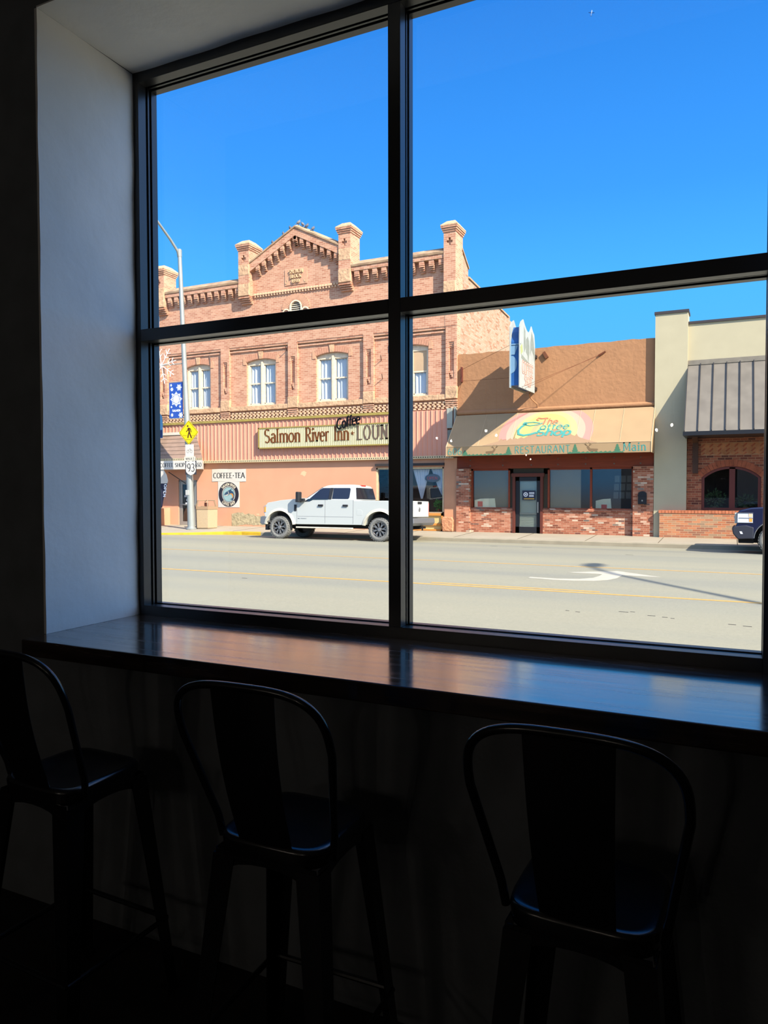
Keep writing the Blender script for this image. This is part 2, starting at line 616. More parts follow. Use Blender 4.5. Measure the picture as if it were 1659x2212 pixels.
XM0, XM1 = -1.1555, -1.1065
ZT0, ZT1 = 1.994, 2.046
JL, JR = -2.346, 0.083
SB, HT = 0.839, 3.104
f = MB()
bar(f, XL - .011, JL, .737, ZH + .011, gr=1)
bar(f, JR, XR + .011, .737, ZH + .011, gl=1)
bar(f, JL, JR, HT, ZH + .011, gb=1)
bar(f, JL, JR, .737, SB, gt=1)
f.build('frame', [m_frame, m_gasket], win, bevel=.0012, seg=1)
f = MB(); bar(f, XM0, XM1, SB, HT, gl=1, gr=1); f.build('mullion', [m_frame, m_gasket], win, bevel=.0012, seg=1)
for a, b in ((JL, XM0), (XM1, JR)):
    f = MB(); bar(f, a, b, ZT0, ZT1, gb=1, gt=1); f.build('transom', [m_frame, m_gasket], win, bevel=.0012, seg=1)
    for c, d in ((SB, ZT0), (ZT1, HT)):
        MB().box(a - .008, b + .008, Y0 + .073, Y0 + .079, c - .008, d + .008).build('glass_pane', m_glass, win)

# wooden counter
m, n, b = node_mat('dark_stained_wood')
v = coords(n, (1.1, 14, 14))
t = n.nodes.new('ShaderNodeTexNoise'); t.inputs['Scale'].default_value = 3; t.inputs['Detail'].default_value = 8
n.links.new(v, t.inputs['Vector'])
r = ramp_node(n, [(.3, (.015, .009, .006)), (.7, (.075, .045, .03))])
n.links.new(t.outputs['Fac'], r.inputs[0]); n.links.new(r.outputs[0], b.inputs['Base Color'])
r = ramp_node(n, [(.3, (.10, .10, .10)), (.7, (.30, .30, .30))])
n.links.new(t.outputs['Fac'], r.inputs[0]); n.links.new(r.outputs[0], b.inputs['Roughness'])
b.inputs['Specular IOR Level'].default_value = .6
b.inputs['Coat Weight'].default_value = 1.0
b.inputs['Coat Roughness'].default_value = .12
bump_from(n, b, t.outputs['Fac'], .16, .004)
m_wood = m
MB().box(-2.372, XR - .004, 1.874, YF, .737, ZS).build('window_counter', m_wood, bevel=.004, label='dark stained wooden counter along the window, reflecting the street', cat='counter')

# ---------------------------------------------------------------- bar stools
m_gun = M('gunmetal_steel', (0.008, 0.008, 0.0085), 0.2, 0, var=.2, vscale=40, spec=.75)
m_foot = M('black_rubber_foot', (.01, .01, .01), .8)
SEAT = .755

def squircle(h, e=5.0, n=40):
    o = []
    for k in range(n):
        a = 2 * pi * k / n
        c, s = cos(a), sin(a)
        o.append((h * math.copysign(abs(c) ** (2 / e), c), h * math.copysign(abs(s) ** (2 / e), s)))
    return o

def make_stool():
    st = thing('bar_stool', 'black metal stool', 'stool', local=True)
    s = MB()
    rings = []
    for h, z in ((.150, -.045), (.153, -.012), (.150, -.003), (.143, 0), (.128, -.002), (.10, -.007), (.05, -.009), (.012, -.009)):
        rings.append([(x, y, SEAT + z) for x, y in squircle(h)])
    s.loft(rings)
    s.build('seat', m_gun, st, smooth=True, ang=60)
    # hooped tube back
    wb, wm, hm, ht, yb, yt, e = .164, .2085, .2564, .4023, -.0947, -.2415, 3.35
    half = [(wb + (wm - wb) * t_, hm * t_) for t_ in [i / 10 for i in range(11)]]
    half[0] = (wb - .004, -.03)
    for i in range(1, 19):
        a = pi / 2 * i / 18
        half.append((wm * cos(a) ** (2 / e) if i < 18 else 0, hm + (ht - hm) * sin(a) ** (2 / e)))
    path = [(x, yb + (yt - yb) * max(z, 0) / ht, SEAT + z) for x, z in half]
    path += [(-x, y, z) for x, y, z in path[-2::-1]]
    path = [Vector(q) for q in path]
    # re-sample evenly
    ln = [0]
    for i in range(1, len(path)):
        ln.append(ln[-1] + (path[i] - path[i - 1]).length)
    res, k = [], 0
    N = 90
    for i in range(N + 1):
        d = ln[-1] * i / N
        while k < len(ln) - 2 and ln[k + 1] < d:
            k += 1
        q = (d - ln[k]) / (ln[k + 1] - ln[k])
        res.append(path[k].lerp(path[k + 1], q))
    MB().tube(res, .0098, 12).build('back_frame', m_gun, st, smooth=True, ang=80)
    # splat
    rings = []
    for i in range(13):
        q = i / 12
        z = .408 * q - .01
        w_ = .075 + (.087 - .075) * q
        y = -.142 + (yt + .002 + .142) * q - .016 * sin(pi * q)
        ring = []
        for x in [-w_ + 2 * w_ * j / 8 for j in range(9)]:
            ring.append((x, y - .006 * (1 - (x / w_) ** 2), SEAT + z))
        ring += [(x, yy + .0025, zz) for x, yy, zz in ring[::-1]]
        rings.append(ring)
    MB().loft(rings).build('back_splat', m_gun, st, smooth=True, ang=50)
    # apron with an arched lower edge on each side
    ap = MB()
    for k in range(4):
        c_, s_ = cos(k * pi / 2), sin(k * pi / 2)
        pts = [(-.142, -.04), (.142, -.04)] + [(.15 * cos(radians(a)), -.105 + .045 * sin(radians(a)) - .02 * abs(cos(radians(a))) ** 3) for a in range(0, 181, 15)]
        for d in (0,):
            n_ = len(pts)
            vs = [(c_ * x - s_ * (-.148 + dd), s_ * x + c_ * (-.148 + dd), SEAT + z) for dd in (0, .003) for x, z in pts]
            fs = [list(range(n_)), list(range(2 * n_ - 1, n_ - 1, -1))] + [(i, (i + 1) % n_, n_ + (i + 1) % n_, n_ + i) for i in range(n_)]
            ap.add(vs, fs)
    ap.build('apron', m_gun, st)
    for sx in (-1, 1):
        for sy in (-1, 1):
            lg = MB()
            rings = []
            for q in (0, .25, .5, .75, 1):
                z = SEAT - .05 - q * (SEAT - .05 - .012)
                cx_ = (.150 + .062 * q)
                wd = .062 - .026 * q
                t_ = .004
                ring = [(0, 0), (-wd, 0), (-wd, -t_), (-t_, -t_), (-t_, -wd), (0, -wd)]
                rings.append([(sx * (cx_ + a), sy * (cx_ + b_), z) for a, b_ in ring])
            lg.loft(rings)
            o = lg.build('leg', m_gun, st)
            ft = MB().box(sx * .166 if sx > 0 else -.214, .214 if sx > 0 else -.166, sy * .166 if sy > 0 else -.214, .214 if sy > 0 else -.166, 0, .014)
            ORG[o] = Vector((0, 0, 0))
            ft.build('rubber_foot', m_foot, o)
    fr = MB()
    zc = .235
    q = (SEAT - .05 - zc) / (SEAT - .062)
    h = .148 + .062 * q
    for a, b_ in (((-h, -h), (h, -h)), ((h, -h), (h, h)), ((h, h), (-h, h)), ((-h, h), (-h, -h))):
        fr.tube([(a[0], a[1], zc), (b_[0], b_[1], zc)], .008, 8)
    fr.build('foot_rail', m_gun, st, smooth=True)
    return st

def copy_tree(o, parent=None):
    c = o.copy()
    C.objects.link(c)
    c.parent = parent
    for ch in list(o.children):
        copy_tree(ch, c)
    return c

stool0 = make_stool()
for i, (x, y, a, lb) in enumerate(((-1.829, 1.624, -.037, 'black metal bar stool under the left counter end, cut off by the picture edge'),
                                   (-1.019, 1.612, .02, 'black metal bar stool with hooped back, the middle one at the counter'),
                                   (-.268, 1.603, -.021, 'black metal bar stool with hooped back, nearest the viewer at right'))):
    o = stool0 if i == 0 else copy_tree(stool0)
    o.location = (x, y, FLOOR)
    o.rotation_euler = (0, 0, a)
    o['label'] = lb
    o['group'] = 'bar stools at the window counter'

# ================================================================ THE STREET
def road_z(y):
    return -.36 - .18 * ((y - 14.5) / 10.5) ** 2

m, n, b = node_mat('worn_asphalt')
b.inputs['Roughness'].default_value = .85
b.inputs['Specular IOR Level'].default_value = .25
v = coords(n, (.035, .55, 1))
t = n.nodes.new('ShaderNodeTexNoise'); t.inputs['Scale'].default_value = 1.0; t.inputs['Detail'].default_value = 3
n.links.new(v, t.inputs['Vector'])
r = ramp_node(n, [(.34, (.195, .186, .143)), (.5, (.228, .213, .152)), (.66, (.25, .228, .155))])
n.links.new(t.outputs['Fac'], r.inputs[0])
v2 = coords(n, (1, 1, 1))
t2 = n.nodes.new('ShaderNodeTexNoise'); t2.inputs['Scale'].default_value = 22; t2.inputs['Detail'].default_value = 8; t2.inputs['Roughness'].default_value = .8
n.links.new(v2, t2.inputs['Vector'])
mp = n.nodes.new('ShaderNodeMapRange'); mp.inputs['From Min'].default_value = .3; mp.inputs['From Max'].default_value = .7
mp.inputs['To Min'].default_value = .86; mp.inputs['To Max'].default_value = 1.1
n.links.new(t2.outputs['Fac'], mp.inputs['Value'])
hs = n.nodes.new('ShaderNodeHueSaturation')
n.links.new(mp.outputs[0], hs.inputs['Value']); n.links.new(r.outputs[0], hs.inputs['Color'])
n.links.new(hs.outputs[0], b.inputs['Base Color'])
bump_from(n, b, t2.outputs['Fac'], .3, .01)
m_road = m
rd = MB()
ys = [5.6 + (25.2 - 5.6) * i / 28 for i in range(29)]
prof = [(y, road_z(y)) for y in ys]
rd.prism(prof + [(25.2, -1.2), (5.6, -1.2)], -60, 40, 'x')
rd.build('road', m_road, label='sunlit asphalt main street', cat='road', kind='structure')

m_yellow = M('worn_yellow_paint', sr(250, 208, 128, .62), .8, var=.12, vscale=8)
m_wpaint = M('worn_white_paint', sr(238, 238, 228, .62), .8, var=.08, vscale=5)

def strip(y0, y1, x0, x1, name, label, n=1):
    mb = MB()
    mb.prism([(y0, road_z(y0) + .001), (y1, road_z(y1) + .001), (y1, road_z(y1) + .004), (y0, road_z(y0) + .004)], x0, x1, 'x')
    return mb.build(name, m_yellow, label=label, cat='road marking', group='yellow lane lines', kind='structure')
strip(12.30, 12.40, -60, 40, 'lane_line', 'near solid yellow line of the turn lane')
o_ = MB()
x = -60.0
while x < 38:
    o_.prism([(12.52, road_z(12.52) + .001), (12.61, road_z(12.61) + .001), (12.61, road_z(12.61) + .004), (12.52, road_z(12.52) + .004)], x, x + 3.0, 'x')
    x += 11.0
o_.build('lane_line', m_yellow, label='broken yellow line beside the near solid one', cat='road marking', group='yellow lane lines', kind='structure')
strip(16.42, 16.50, -60, 40, 'lane_line', 'far yellow line of the turn lane')

# short dark cracks in the near lane
ck_ = MB()
for x, y, l in ((-2.15, 10.55, .05), (-2.0, 10.5, .06), (-1.45, 10.75, .13), (-1.3, 10.8, .06), (-1.05, 10.6, .1), (-.86, 10.55, .07), (-.75, 10.5, .05), (-.05, 10.35, .09), (.12, 10.3, .1), (-8.6, 11.7, .12), (-2.6, 20.5, .2), (-5.9, 22.4, .3), (-7.0, 22.6, .25)):
    ck_.prism([(y, road_z(y) + .001), (y + .022, road_z(y + .022) + .001), (y + .022, road_z(y + .022) + .003), (y, road_z(y) + .003)], x, x + l, 'x')
ck_.build('road_cracks', M('dark_crack', (.05, .045, .04), .9), label='short dark cracks in the near traffic lane', cat='road marking', kind='structure')

# left turn arrow, pointing right in the view
ar = MB()
def onroad(pts):
    n_ = len(pts)
    vs = [(x, y, road_z(y) + .001) for x, y in pts] + [(x, y, road_z(y) + .004) for x, y in pts]
    ar.add(vs, [list(range(n_)), list(range(2 * n_ - 1, n_ - 1, -1))] + [(i, (i + 1) % n_, n_ + (i + 1) % n_, n_ + i) for i in range(n_)])
onroad([(-3.55, 14.08), (-3.0, 14.03), (-2.62, 14.16), (-2.42, 14.45), (-2.36, 14.8), (-2.36, 15.14), (-1.98, 15.11), (-2.0, 14.6), (-2.12, 14.22), (-2.35, 13.98), (-2.7, 13.85), (-3.05, 13.82), (-3.55, 13.93)])
onroad([(-3.06, 15.19), (-1.24, 15.07), (-2.17, 15.87)])
ar.build('turn_arrow', m_wpaint, label='white turn arrow painted in the middle lane', cat='road marking', kind='structure')

# far sidewalk and kerb with the bulb-out at the left corner
m_conc = M('concrete', sr(232, 226, 212, .52), .85, var=.07, vscale=1.2, bump=.2, bscale=60)
m_kerb = M('grey_kerb', sr(218, 212, 194, .50), .85, var=.1, vscale=3)
m_ykerb = M('yellow_painted_kerb', sr(250, 210, 60, .60), .75, var=.15, vscale=5)
edge = [(-60, 22.55), (-21.6, 22.6), (-20.7, 22.85), (-20.0, 23.35), (-19.5, 24.0), (-19.0, 24.6), (-18.3, 24.92), (-17.4, 24.98), (40, 24.98)]
def sw_z(y):
    return -.40 + .07 * min(max((y - 25) / 2.5, 0), 1)
sw = MB()
inn = edge
back = [(x, 27.7) for x, y in inn]
mid = [(x, 25.12) for x, y in inn]
vs = [(x, y + .14, -.40) for x, y in inn] + [(x, 25.12, -.40) for x, y in inn] + [(x, 27.7, sw_z(27.6)) for x, y in inn]
vs += [(x, y, -1.2) for x, y, z in vs]
k = len(inn); N3 = 3 * k
fs = []
for row in (0, 1):
    for i in range(k - 1):
        a = row * k + i
        fs.append((a, a + 1, a + k + 1, a + k))
for i in range(k - 1):
    fs.append((i, i + 1, N3 + i + 1, N3 + i))
sw.add(vs, fs)
sw.build('sidewalk', m_conc, label='pale concrete sidewalk across the street', cat='sidewalk', kind='structure')
def kerb(pts, mat, label):
    mb = MB()
    rings = []
    for x, y in pts:
        rings.append([(x, y, -1.0), (x, y, -.42), (x, y + .02, -.398), (x, y + .15, -.397), (x, y + .15, -1.0)])
    mb.loft(rings)
    mb.build('kerb', mat, label=label, cat='kerb', kind='structure')
kerb(edge[:8], m_ykerb, 'yellow painted kerb in front of the left building')
kerb([edge[7], (40, 24.98)], m_kerb, 'grey concrete kerb behind the parked vehicles')
m_joint = M('sidewalk_joint', sr(150, 140, 120, .4), .9)
jt = MB()
for x in (-23.6, -21.2, -18.9, -16.4, -13.9, -11.5, -9.15, -6.8, -4.5, -2.2, .1, 2.4):
    jt.prism([(25.1, -.398), (27.45, -.331), (27.45, -.328), (25.1, -.395)], x, x + .02, 'x')
jt.build('trim_4', m_joint, label='joint grooves across the far sidewalk', cat='joint', kind='structure')
MB().box(-60, 40, 2.62, 5.6, -1.2, -.40).build('sidewalk', m_conc, label='sidewalk directly outside the window', cat='sidewalk', kind='structure')
MB().box(-400, 400, 24, 700, -2.2, -1.25).build('ground', M('ground_soil', (.25, .21, .16), .95, var=.1, vscale=.1), label='ground behind the buildings', cat='ground', kind='structure')


# ---------------------------------------------------------------- small pendant bulbs deep in the room (mirrored as dots in the glass)
m_bulb, n, b = node_mat('warm_bulb')
b.inputs['Emission Color'].default_value = (1.0, .86, .72, 1)
b.inputs['Emission Strength'].default_value = 480.0
m_cord = M('black_lamp_cord', (.02, .02, .02), .6)
pend = None
for x, y in ((-.63, -3.63), (-.85, -4.3), (-2.72, -3.51), (-2.83, -4.31), (-3.75, -5.1), (-3.72, -4.45), (-3.94, -10.14), (-4.4, -12.34)):
    if pend is None:
        pend = thing('pendant_lamp', 'small warm pendant bulb in the dark room, seen as a dot mirrored in the window', 'lamp', group='pendant bulbs mirrored in the glass', local=True)
        MB().ell((0, 0, 0), (.012, .012, .015), 12, 8).build('bulb', m_bulb, pend, smooth=True)
        MB().lathe([(.018, .04), (.02, .1), (.012, .12)], (0, 0, 0), 'z', 12).build('socket', m_cord, pend)
        MB().tube([(0, 0, .11), (0, 0, 3.5 - 2.05)], .004, 6).build('cord', m_cord, pend)
        o = pend
    else:
        o = copy_tree(pend)
    o.location = (x, y, 2.05)

# ================================================================ BRICK INN BUILDING
K = .78
m_brick = brick_mat('orange_brick', [(0, sr(208, 148, 126, K)), (.45, sr(226, 170, 146, K)), (1, sr(238, 190, 166, K))], sr(248, 216, 192, K), .225, .078, .007)
m_brickside = brick_mat('pale_painted_brick', [(0, sr(228, 172, 142, .46)), (.25, sr(250, 214, 188, .46)), (.6, sr(255, 228, 206, .46)), (1, sr(255, 238, 220, .46))], sr(236, 200, 172, .46), .225, .078, .006)
m_stone = M('rough_sandstone', sr(238, 200, 168, K), .9, var=.2, vscale=5, bump=.8, bscale=9, bdist=.04)
m_coping = M('weathered_coping', sr(200, 172, 146, K), .9, var=.3, vscale=3, bump=.4, bscale=20)
m_stucco = M('orange_painted_plaster', sr(251, 191, 161, K), .8, var=.05, vscale=1.1, bump=.25, bscale=12)
m_bare = M('bare_crumbling_plaster', sr(206, 196, 166, K), .95, var=.3, vscale=6, bump=1.0, bscale=10, bdist=.03)
m_cream = M('peeling_cream_paint', sr(252, 240, 222, .85), .7, var=.12, vscale=9)
m_curtain = M('white_net_curtain', (.58, .59, .61), .9)
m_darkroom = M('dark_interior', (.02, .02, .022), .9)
m_pane = glass_mat('old_window_pane', (.94, .96, .97), .04)
m_olive = M('olive_metal_flashing', sr(190, 175, 100, K), .5, var=.15, vscale=4)
m_pink = M('pink_ribbed_metal', sr(252, 186, 166, K), .5, var=.04, vscale=1)
m_ivory = M('ivory_trim', sr(246, 232, 196, K), .6, var=.1, vscale=8)
m_holes = M('dark_perforation', (.05, .045, .035), .8)
m_alu = M('brushed_aluminium', sr(215, 218, 220, .7), .4, .6)

BX0, BX1 = -24.9, -9.84
inn = thing('brick_building', 'two-storey orange brick block with stepped gable and pink fascia across the street', 'building', (-17.2, FY, GZ))

WIN = [(-22.58, 1.40), (-19.08, 1.56), (-15.47, 1.56), (-11.86, 1.56)]
WZ0, WZS, WZT = 5.08, 7.02, 7.14
front = MB()
grid_wall(front, BX0, BX1, 4.4, 10.42, FY, FY + .3, [(x - w_ / 2, x + w_ / 2, WZ0, WZT) for x, w_ in WIN] + [(-17.62, -16.86, 8.55, 9.5)])
def arch_pts(x0, x1, zs, zt, n=12):
    """segmental arch from (x0,zs) to (x1,zs) rising to zt"""
    c, h = (x1 - x0) / 2, zt - zs
    R = (c * c + h * h) / (2 * h)
    cz = zt - R
    a = math.asin(c / R)
    return [((x0 + x1) / 2 + R * sin(-a + 2 * a * i / n), cz + R * cos(-a + 2 * a * i / n)) for i in range(n + 1)]
for x, w_ in WIN:
    x0, x1 = x - w_ / 2, x + w_ / 2
    front.prism(arch_pts(x0, x1, WZS, WZT) + [(x1, WZT), (x0, WZT)], FY, FY + .3, 'y')
# gable wall
gx0, gx1, apx, apz = -19.6, -14.95, -17.13, 12.55
front.prism([(gx0, 10.42), (gx1, 10.42), (gx1, 11.45), (apx, apz), (gx0, 11.25)], FY, FY + .3, 'y')
front.build('brick_front', m_brick, inn)

side = MB()
side.prism([(FY + .02, GZ), (35.2, GZ), (35.2, 9.42), (34.9, 9.42), (34.9, 9.62), (34.6, 9.62), (34.6, 9.5), (31.2, 9.72), (31.2, 9.88), (30.6, 9.88), (30.6, 9.76), (28.75, 9.86), (28.75, 10.2), (27.95, 10.75), (FY + .02, 10.75)], BX1 - .3, BX1 - .002, 'x')
side.build('side_wall', m_brickside, inn)
cp = MB()
for a, b_ in (((27.95, 10.78), (28.75, 10.22)), ((28.75, 9.87), (34.6, 9.51))):
    cp.prism([(a[0], a[1]), (b_[0], b_[1]), (b_[0], b_[1] + .07), (a[0], a[1] + .07)], BX1 - .36, BX1 + .05, 'x')
cp.build('side_coping', m_coping, inn)
rear = MB(); rear.box(BX0, BX1 - .3, 35.0, 35.2, GZ, 9.4); rear.box(BX0, BX0 + .3, FY + .3, 35.0, GZ, 9.4); rear.box(BX0, BX1 - .3, FY + .3, 35, 9.2, 9.3)
rear.build('rear_walls', m_brickside, inn)

PF = FY - .115     # face of pilasters and entablature
# brick relief on the upper storey
rel = MB()
pil = [(-24.62, .55), (-20.97, .48), (-17.36, .48), (-13.69, .47), (-10.07, .46)]
for k_, (x, w_) in enumerate(pil):
    x0, x1 = x - w_ / 2, x + w_ / 2
    # slot in the pilaster
    s0, s1 = x - .095, x + .115
    for a, b_ in ((x0, s0), (s1, x1)):
        rel.box(a, b_, PF, FY, 5.35, 7.72)
    rel.box(s0, s1, PF, FY, 7.1, 7.72)
    for q in range(3):
        rel.box(s0, s1, PF + .03 + .025 * q, FY, 7.1 - .075 * (q + 1), 7.1 - .075 * q)
    for q in range(4):
        rel.box(s0 + .05 * q, s1, PF + .02, FY, 5.35 + .08 * (3 - q) + .3, 5.35 + .08 * (4 - q) + .3)
    rel.box(s0, s1, PF, FY, 5.35, 5.65)
    for q in range(4):
        rel.box(x0 - .01, x1 + .01, PF + .02 * q - .04, FY, 4.86 - .08 * (q + 1), 4.86 - .08 * q - .028)
# panel head bands between pilasters
for (a, wa), (b_, wb_) in zip(pil[:-1], pil[1:]):
    x0, x1 = a + wa / 2, b_ - wb_ / 2
    rel.box(x0, x1, PF + .02, FY, 7.63, 7.72)
    rel.box(x0, x1, PF + .06, FY, 7.50, 7.57)
# entablature: plain band above the panels
rel.box(BX0, BX1, PF, FY, 7.72, 8.55)
rel.box(BX0, BX1, PF + .03, FY, 8.55, 8.62)
rel.build('brick_relief', m_brick, inn)

# stone blocks, sill course
st = MB()
for (x, w_) in pil:
    st.box(x - w_ / 2 - .015, x + w_ / 2 + .015, PF - .03, FY, 4.88, 5.37)
for (a, wa), (b_, wb_) in zip(pil[:-1], pil[1:]):
    st.box(a + wa / 2, b_ - wb_ / 2, PF - .01, FY, 4.86, 5.07)
st.build('stone_sill_course', m_stone, inn, bevel=.02)

# checker-board brick bands
ck = MB()
for row in range(4):
    z = 4.50 + row * .075
    x = BX0 + .06 * (row % 2) + .02
    while x < BX1 - .1:
        ck.box(x, x + .1, PF + .01, FY, z, z + .06)
        x += .2
    
m_palebrick = M('pale_relief_brick', sr(252, 218, 190, K), .85, var=.1, vscale=7)
ck.build('checkered_brick_band', m_palebrick, inn)
dt = MB()
x = gx0 + .2
while x < gx1 - .1:
    dt.box(x, x + .075, PF + .02, FY, 9.93, 10.02)
    dt.box(x + .04, x + .115, PF + .05, FY, 9.85, 9.93)
    x += .145
dt.build('dogtooth_band', m_palebrick, inn)

# parapet, corbels
cor = MB()
PC = FY - .24
def corbel(x, zt, w_=.21, h=.45):
    cor.box(x, x + w_, PC + .02, FY, zt - h * .38, zt)
    for q in range(4):
        cor.box(x, x + w_, PC + .045 * q + .02, FY, zt - h * (.38 + .155 * (q + 1)), zt - h * (.38 + .155 * q) - .018)
for x0, x1 in ((-24.3, -20.06), (-14.4, -10.32)):
    n_ = int((x1 - x0) / .42)
    for i in range(n_ + 1):
        corbel(x0 + .12 + i * (x1 - x0 - .36) / n_, 10.35)
    cor.box(x0, x1, PC, FY, 10.35, 10.55)
# raking corbels
def rake(x):
    return 11.25 + (x - gx0) * (apz - 11.25) / (apx - gx0) if x < apx else apz + (x - apx) * (11.45 - apz) / (gx1 - apx)
for i in range(7):
    x = gx0 + .42 + i * .32
    corbel(x, rake(x + .1) - .32, .17, .42)
for i in range(6):
    x = apx + .22 + i * .335
    corbel(x, rake(x + .1) - .32, .17, .42)
corbel(apx - .09, apz - .36, .18, .4)
cor.prism([(gx0, 11.25 - .34), (apx, apz - .34), (gx1, 11.45 - .34), (gx1, 11.45), (apx, apz), (gx0, 11.25)], PC, FY, 'y')
cor.build('corbelled_cornice', m_brick, inn)
cp = MB()
for x0, x1 in ((-24.3, -20.06), (-14.4, -10.32)):
    cp.prism([(PC - .03, 10.52), (PC - .04, 10.6), (FY + .1, 10.84), (FY + .45, 10.84), (FY + .45, 10.4), (FY - .02, 10.4)], x0, x1, 'x')
for a, b_ in (((gx0 - .02, 11.25), (apx, apz)), ((apx, apz), (gx1 + .02, 11.45))):
    rings = []
    for x, z in (a, b_):
        rings.append([(x, PC - .04, z), (x, PC - .04, z + .07), (x, FY + .05, z + .2), (x, FY + .4, z + .2), (x, FY + .4, z - .1), (x, FY + .02, z - .1)])
    cp.loft(rings)
cp.build('parapet_coping', m_coping, inn)

# pinnacles
for (x0, x1, zb, zt, nm) in ((-25.0, -24.33, 9.6, 11.45, 0), (-20.06, -19.49, 9.6, 11.93, 0), (-14.98, -14.42, 9.6, 11.93, 0), (-10.32, -9.83, 8.55, 11.3, 0)):
    pn = MB()
    F_ = FY - .29
    xc = (x0 + x1) / 2
    hw = (x1 - x0) / 2
    pz = zt - .52
    # shaft with a cross-shaped recess
    pn.box(x0, x1, F_ + .1, FY + .55, zb + .3, zt)
    for a, b_, c_, d_ in ((x0, x1, zb + .3, pz), (x0, x1, pz + .3, zt), (x0, xc - .12, pz, pz + .3), (xc + .12, x1, pz, pz + .3),
                          (xc - .12, xc - .045, pz, pz + .1), (xc + .045, xc + .12, pz, pz + .1), (xc - .12, xc - .045, pz + .2, pz + .3), (xc + .045, xc + .12, pz + .2, pz + .3)):
        pn.box(a, b_, F_, F_ + .1, c_, d_)
    for q in range(4):
        pn.box(x0 - .01, x1 + .01, F_ + .06 * (3 - q), FY, zb + .075 * q, zb + .075 * q + .055)
    for q in range(3):
        e_ = .03 + .03 * q
        pn.box(x0 - e_, x1 + e_, F_ - e_, FY + .55 + e_, zt + .075 * q, zt + .075 * (q + 1) - .01)
    o = pn.build('pinnacle', m_brick, inn)
    cpn = MB()
    e_ = .1
    zt2 = zt + .22
    r0 = [(x0 - e_, F_ - e_), (x1 + e_, F_ - e_), (x1 + e_, FY + .55 + e_), (x0 - e_, FY + .55 + e_)]
    cy_ = (F_ + FY + .55) / 2
    def shr(s_):
        return [(xc + (a - xc) * s_, cy_ + (b_ - cy_) * s_) for a, b_ in r0]
    cpn.loft([[(a, b_, zt2) for a, b_ in r0], [(a, b_, zt2 + .05) for a, b_ in r0], [(a, b_, zt2 + .25) for a, b_ in shr(.5)], [(a, b_, zt2 + .27) for a, b_ in shr(.32)]])
    ORG[o] = ORG[inn]
    cpn.build('stone_cap', m_stone, o)
    MB().box(x0 - .012, x1 + .012, F_ - .03, F_ + .05, zb + .32, zb + .85).build('stone_block', m_stone, o, bevel=.02)
    if zb > 9:
        MB().box(x0 - .006, x1 + .006, F_ - .012, F_ + .05, zt - 1.1, zt - .62).build('stone_block', m_stone, o, bevel=.02)
    if zb < 9:
        MB().box(x0 - .004, x1 + .004, PF - .012, FY, 7.72, 8.9).build('shaft_base', m_brick, o)

# date stone
ds = MB()
ds.box(-17.80, -16.66, FY - .025, FY, 10.18, 10.88)
o = ds.build('date_stone', m_brick.copy() if False else M('pink_sandstone', sr(238, 190, 164, K), .9, var=.08, vscale=6, bump=.3, bscale=20), inn, bevel=.015)
tx = MB()
fm = flat(FY - .025)
write(tx, 'SHENON', fm, -17.56, 10.67, .15, .70, .2, .14, .05)
write(tx, 'BLOCK', fm, -17.50, 10.47, .15, .56, .2, .14, .05)
write(tx, '1898', fm, -17.43, 10.27, .14, .40, .2, .14, .05)
for sx in (-1, 1):
    tx.ribbon(arc(-17.235 + sx * .48, 10.34, .06, .08, 90, 90 + sx * 260, 14), fm, .02, .02, .012)
tx.build('date_lettering', M('carved_letters', sr(246, 216, 180, K), .9), o)

# arched louvred vent with two lower flanking ones
vt = MB()
for xc, zc, r_, zb in ((-17.24, 9.22, .31, 8.6), (-17.72, 9.0, .2, 8.6), (-16.76, 9.0, .2, 8.6)):
    outer = [(xc + r_, zb)] + [(xc + r_ * cos(radians(a)), zc + r_ * sin(radians(a))) for a in range(0, 181, 15)] + [(xc - r_, zb)]
    inner = [(xc + (r_ - .06), zb)] + [(xc + (r_ - .06) * cos(radians(a)), zc + (r_ - .06) * sin(radians(a))) for a in range(0, 181, 15)] + [(xc - (r_ - .06), zb)]
    rings = [[(p[0], FY - .05, p[1]), (q[0], FY - .05, q[1]), (q[0], FY + .06, q[1]), (p[0], FY + .06, p[1])] for p, q in zip(outer, inner)]
    vt.loft(rings)
o = vt.build('louvre_vent', m_cream, inn)
lv = MB()
for z in [8.65 + .085 * i for i in range(10)]:
    h = min(.25, sqrt(max(.25 ** 2 - max(z - 9.22, 0) ** 2, 0)))
    if h > .03:
        lv.prism([(FY + .0, z), (FY + .06, z + .05), (FY + .06, z + .065), (FY + .0, z + .015)], -17.24 - h, -17.24 + h, 'x')
lv.build('louvre_slats', m_cream, o)
MB().box(-17.66, -16.82, FY + .08, FY + .1, 8.5, 9.55).build('louvre_backing', m_darkroom, o)
vs_ = MB()
for a in range(8, 175, 9):
    c_, s_ = cos(radians(a)), sin(radians(a))
    p0, p1 = .36, .72
    dx, dz = -s_ * .035, c_ * .035
    cx, cz = -17.24, 9.1
    vs_.prism([(cx + c_ * p0 + dx, cz + s_ * p0 + dz), (cx + c_ * p1 + dx * 1.5, cz + s_ * p1 + dz * 1.5), (cx + c_ * p1 - dx * 1.5, cz + s_ * p1 - dz * 1.5), (cx + c_ * p0 - dx, cz + s_ * p0 - dz)], FY - .03, FY, 'y')
vs_.build('arch_voussoirs', M('pale_arch_brick', sr(236, 186, 160, K), .9, var=.1, vscale=8), inn)

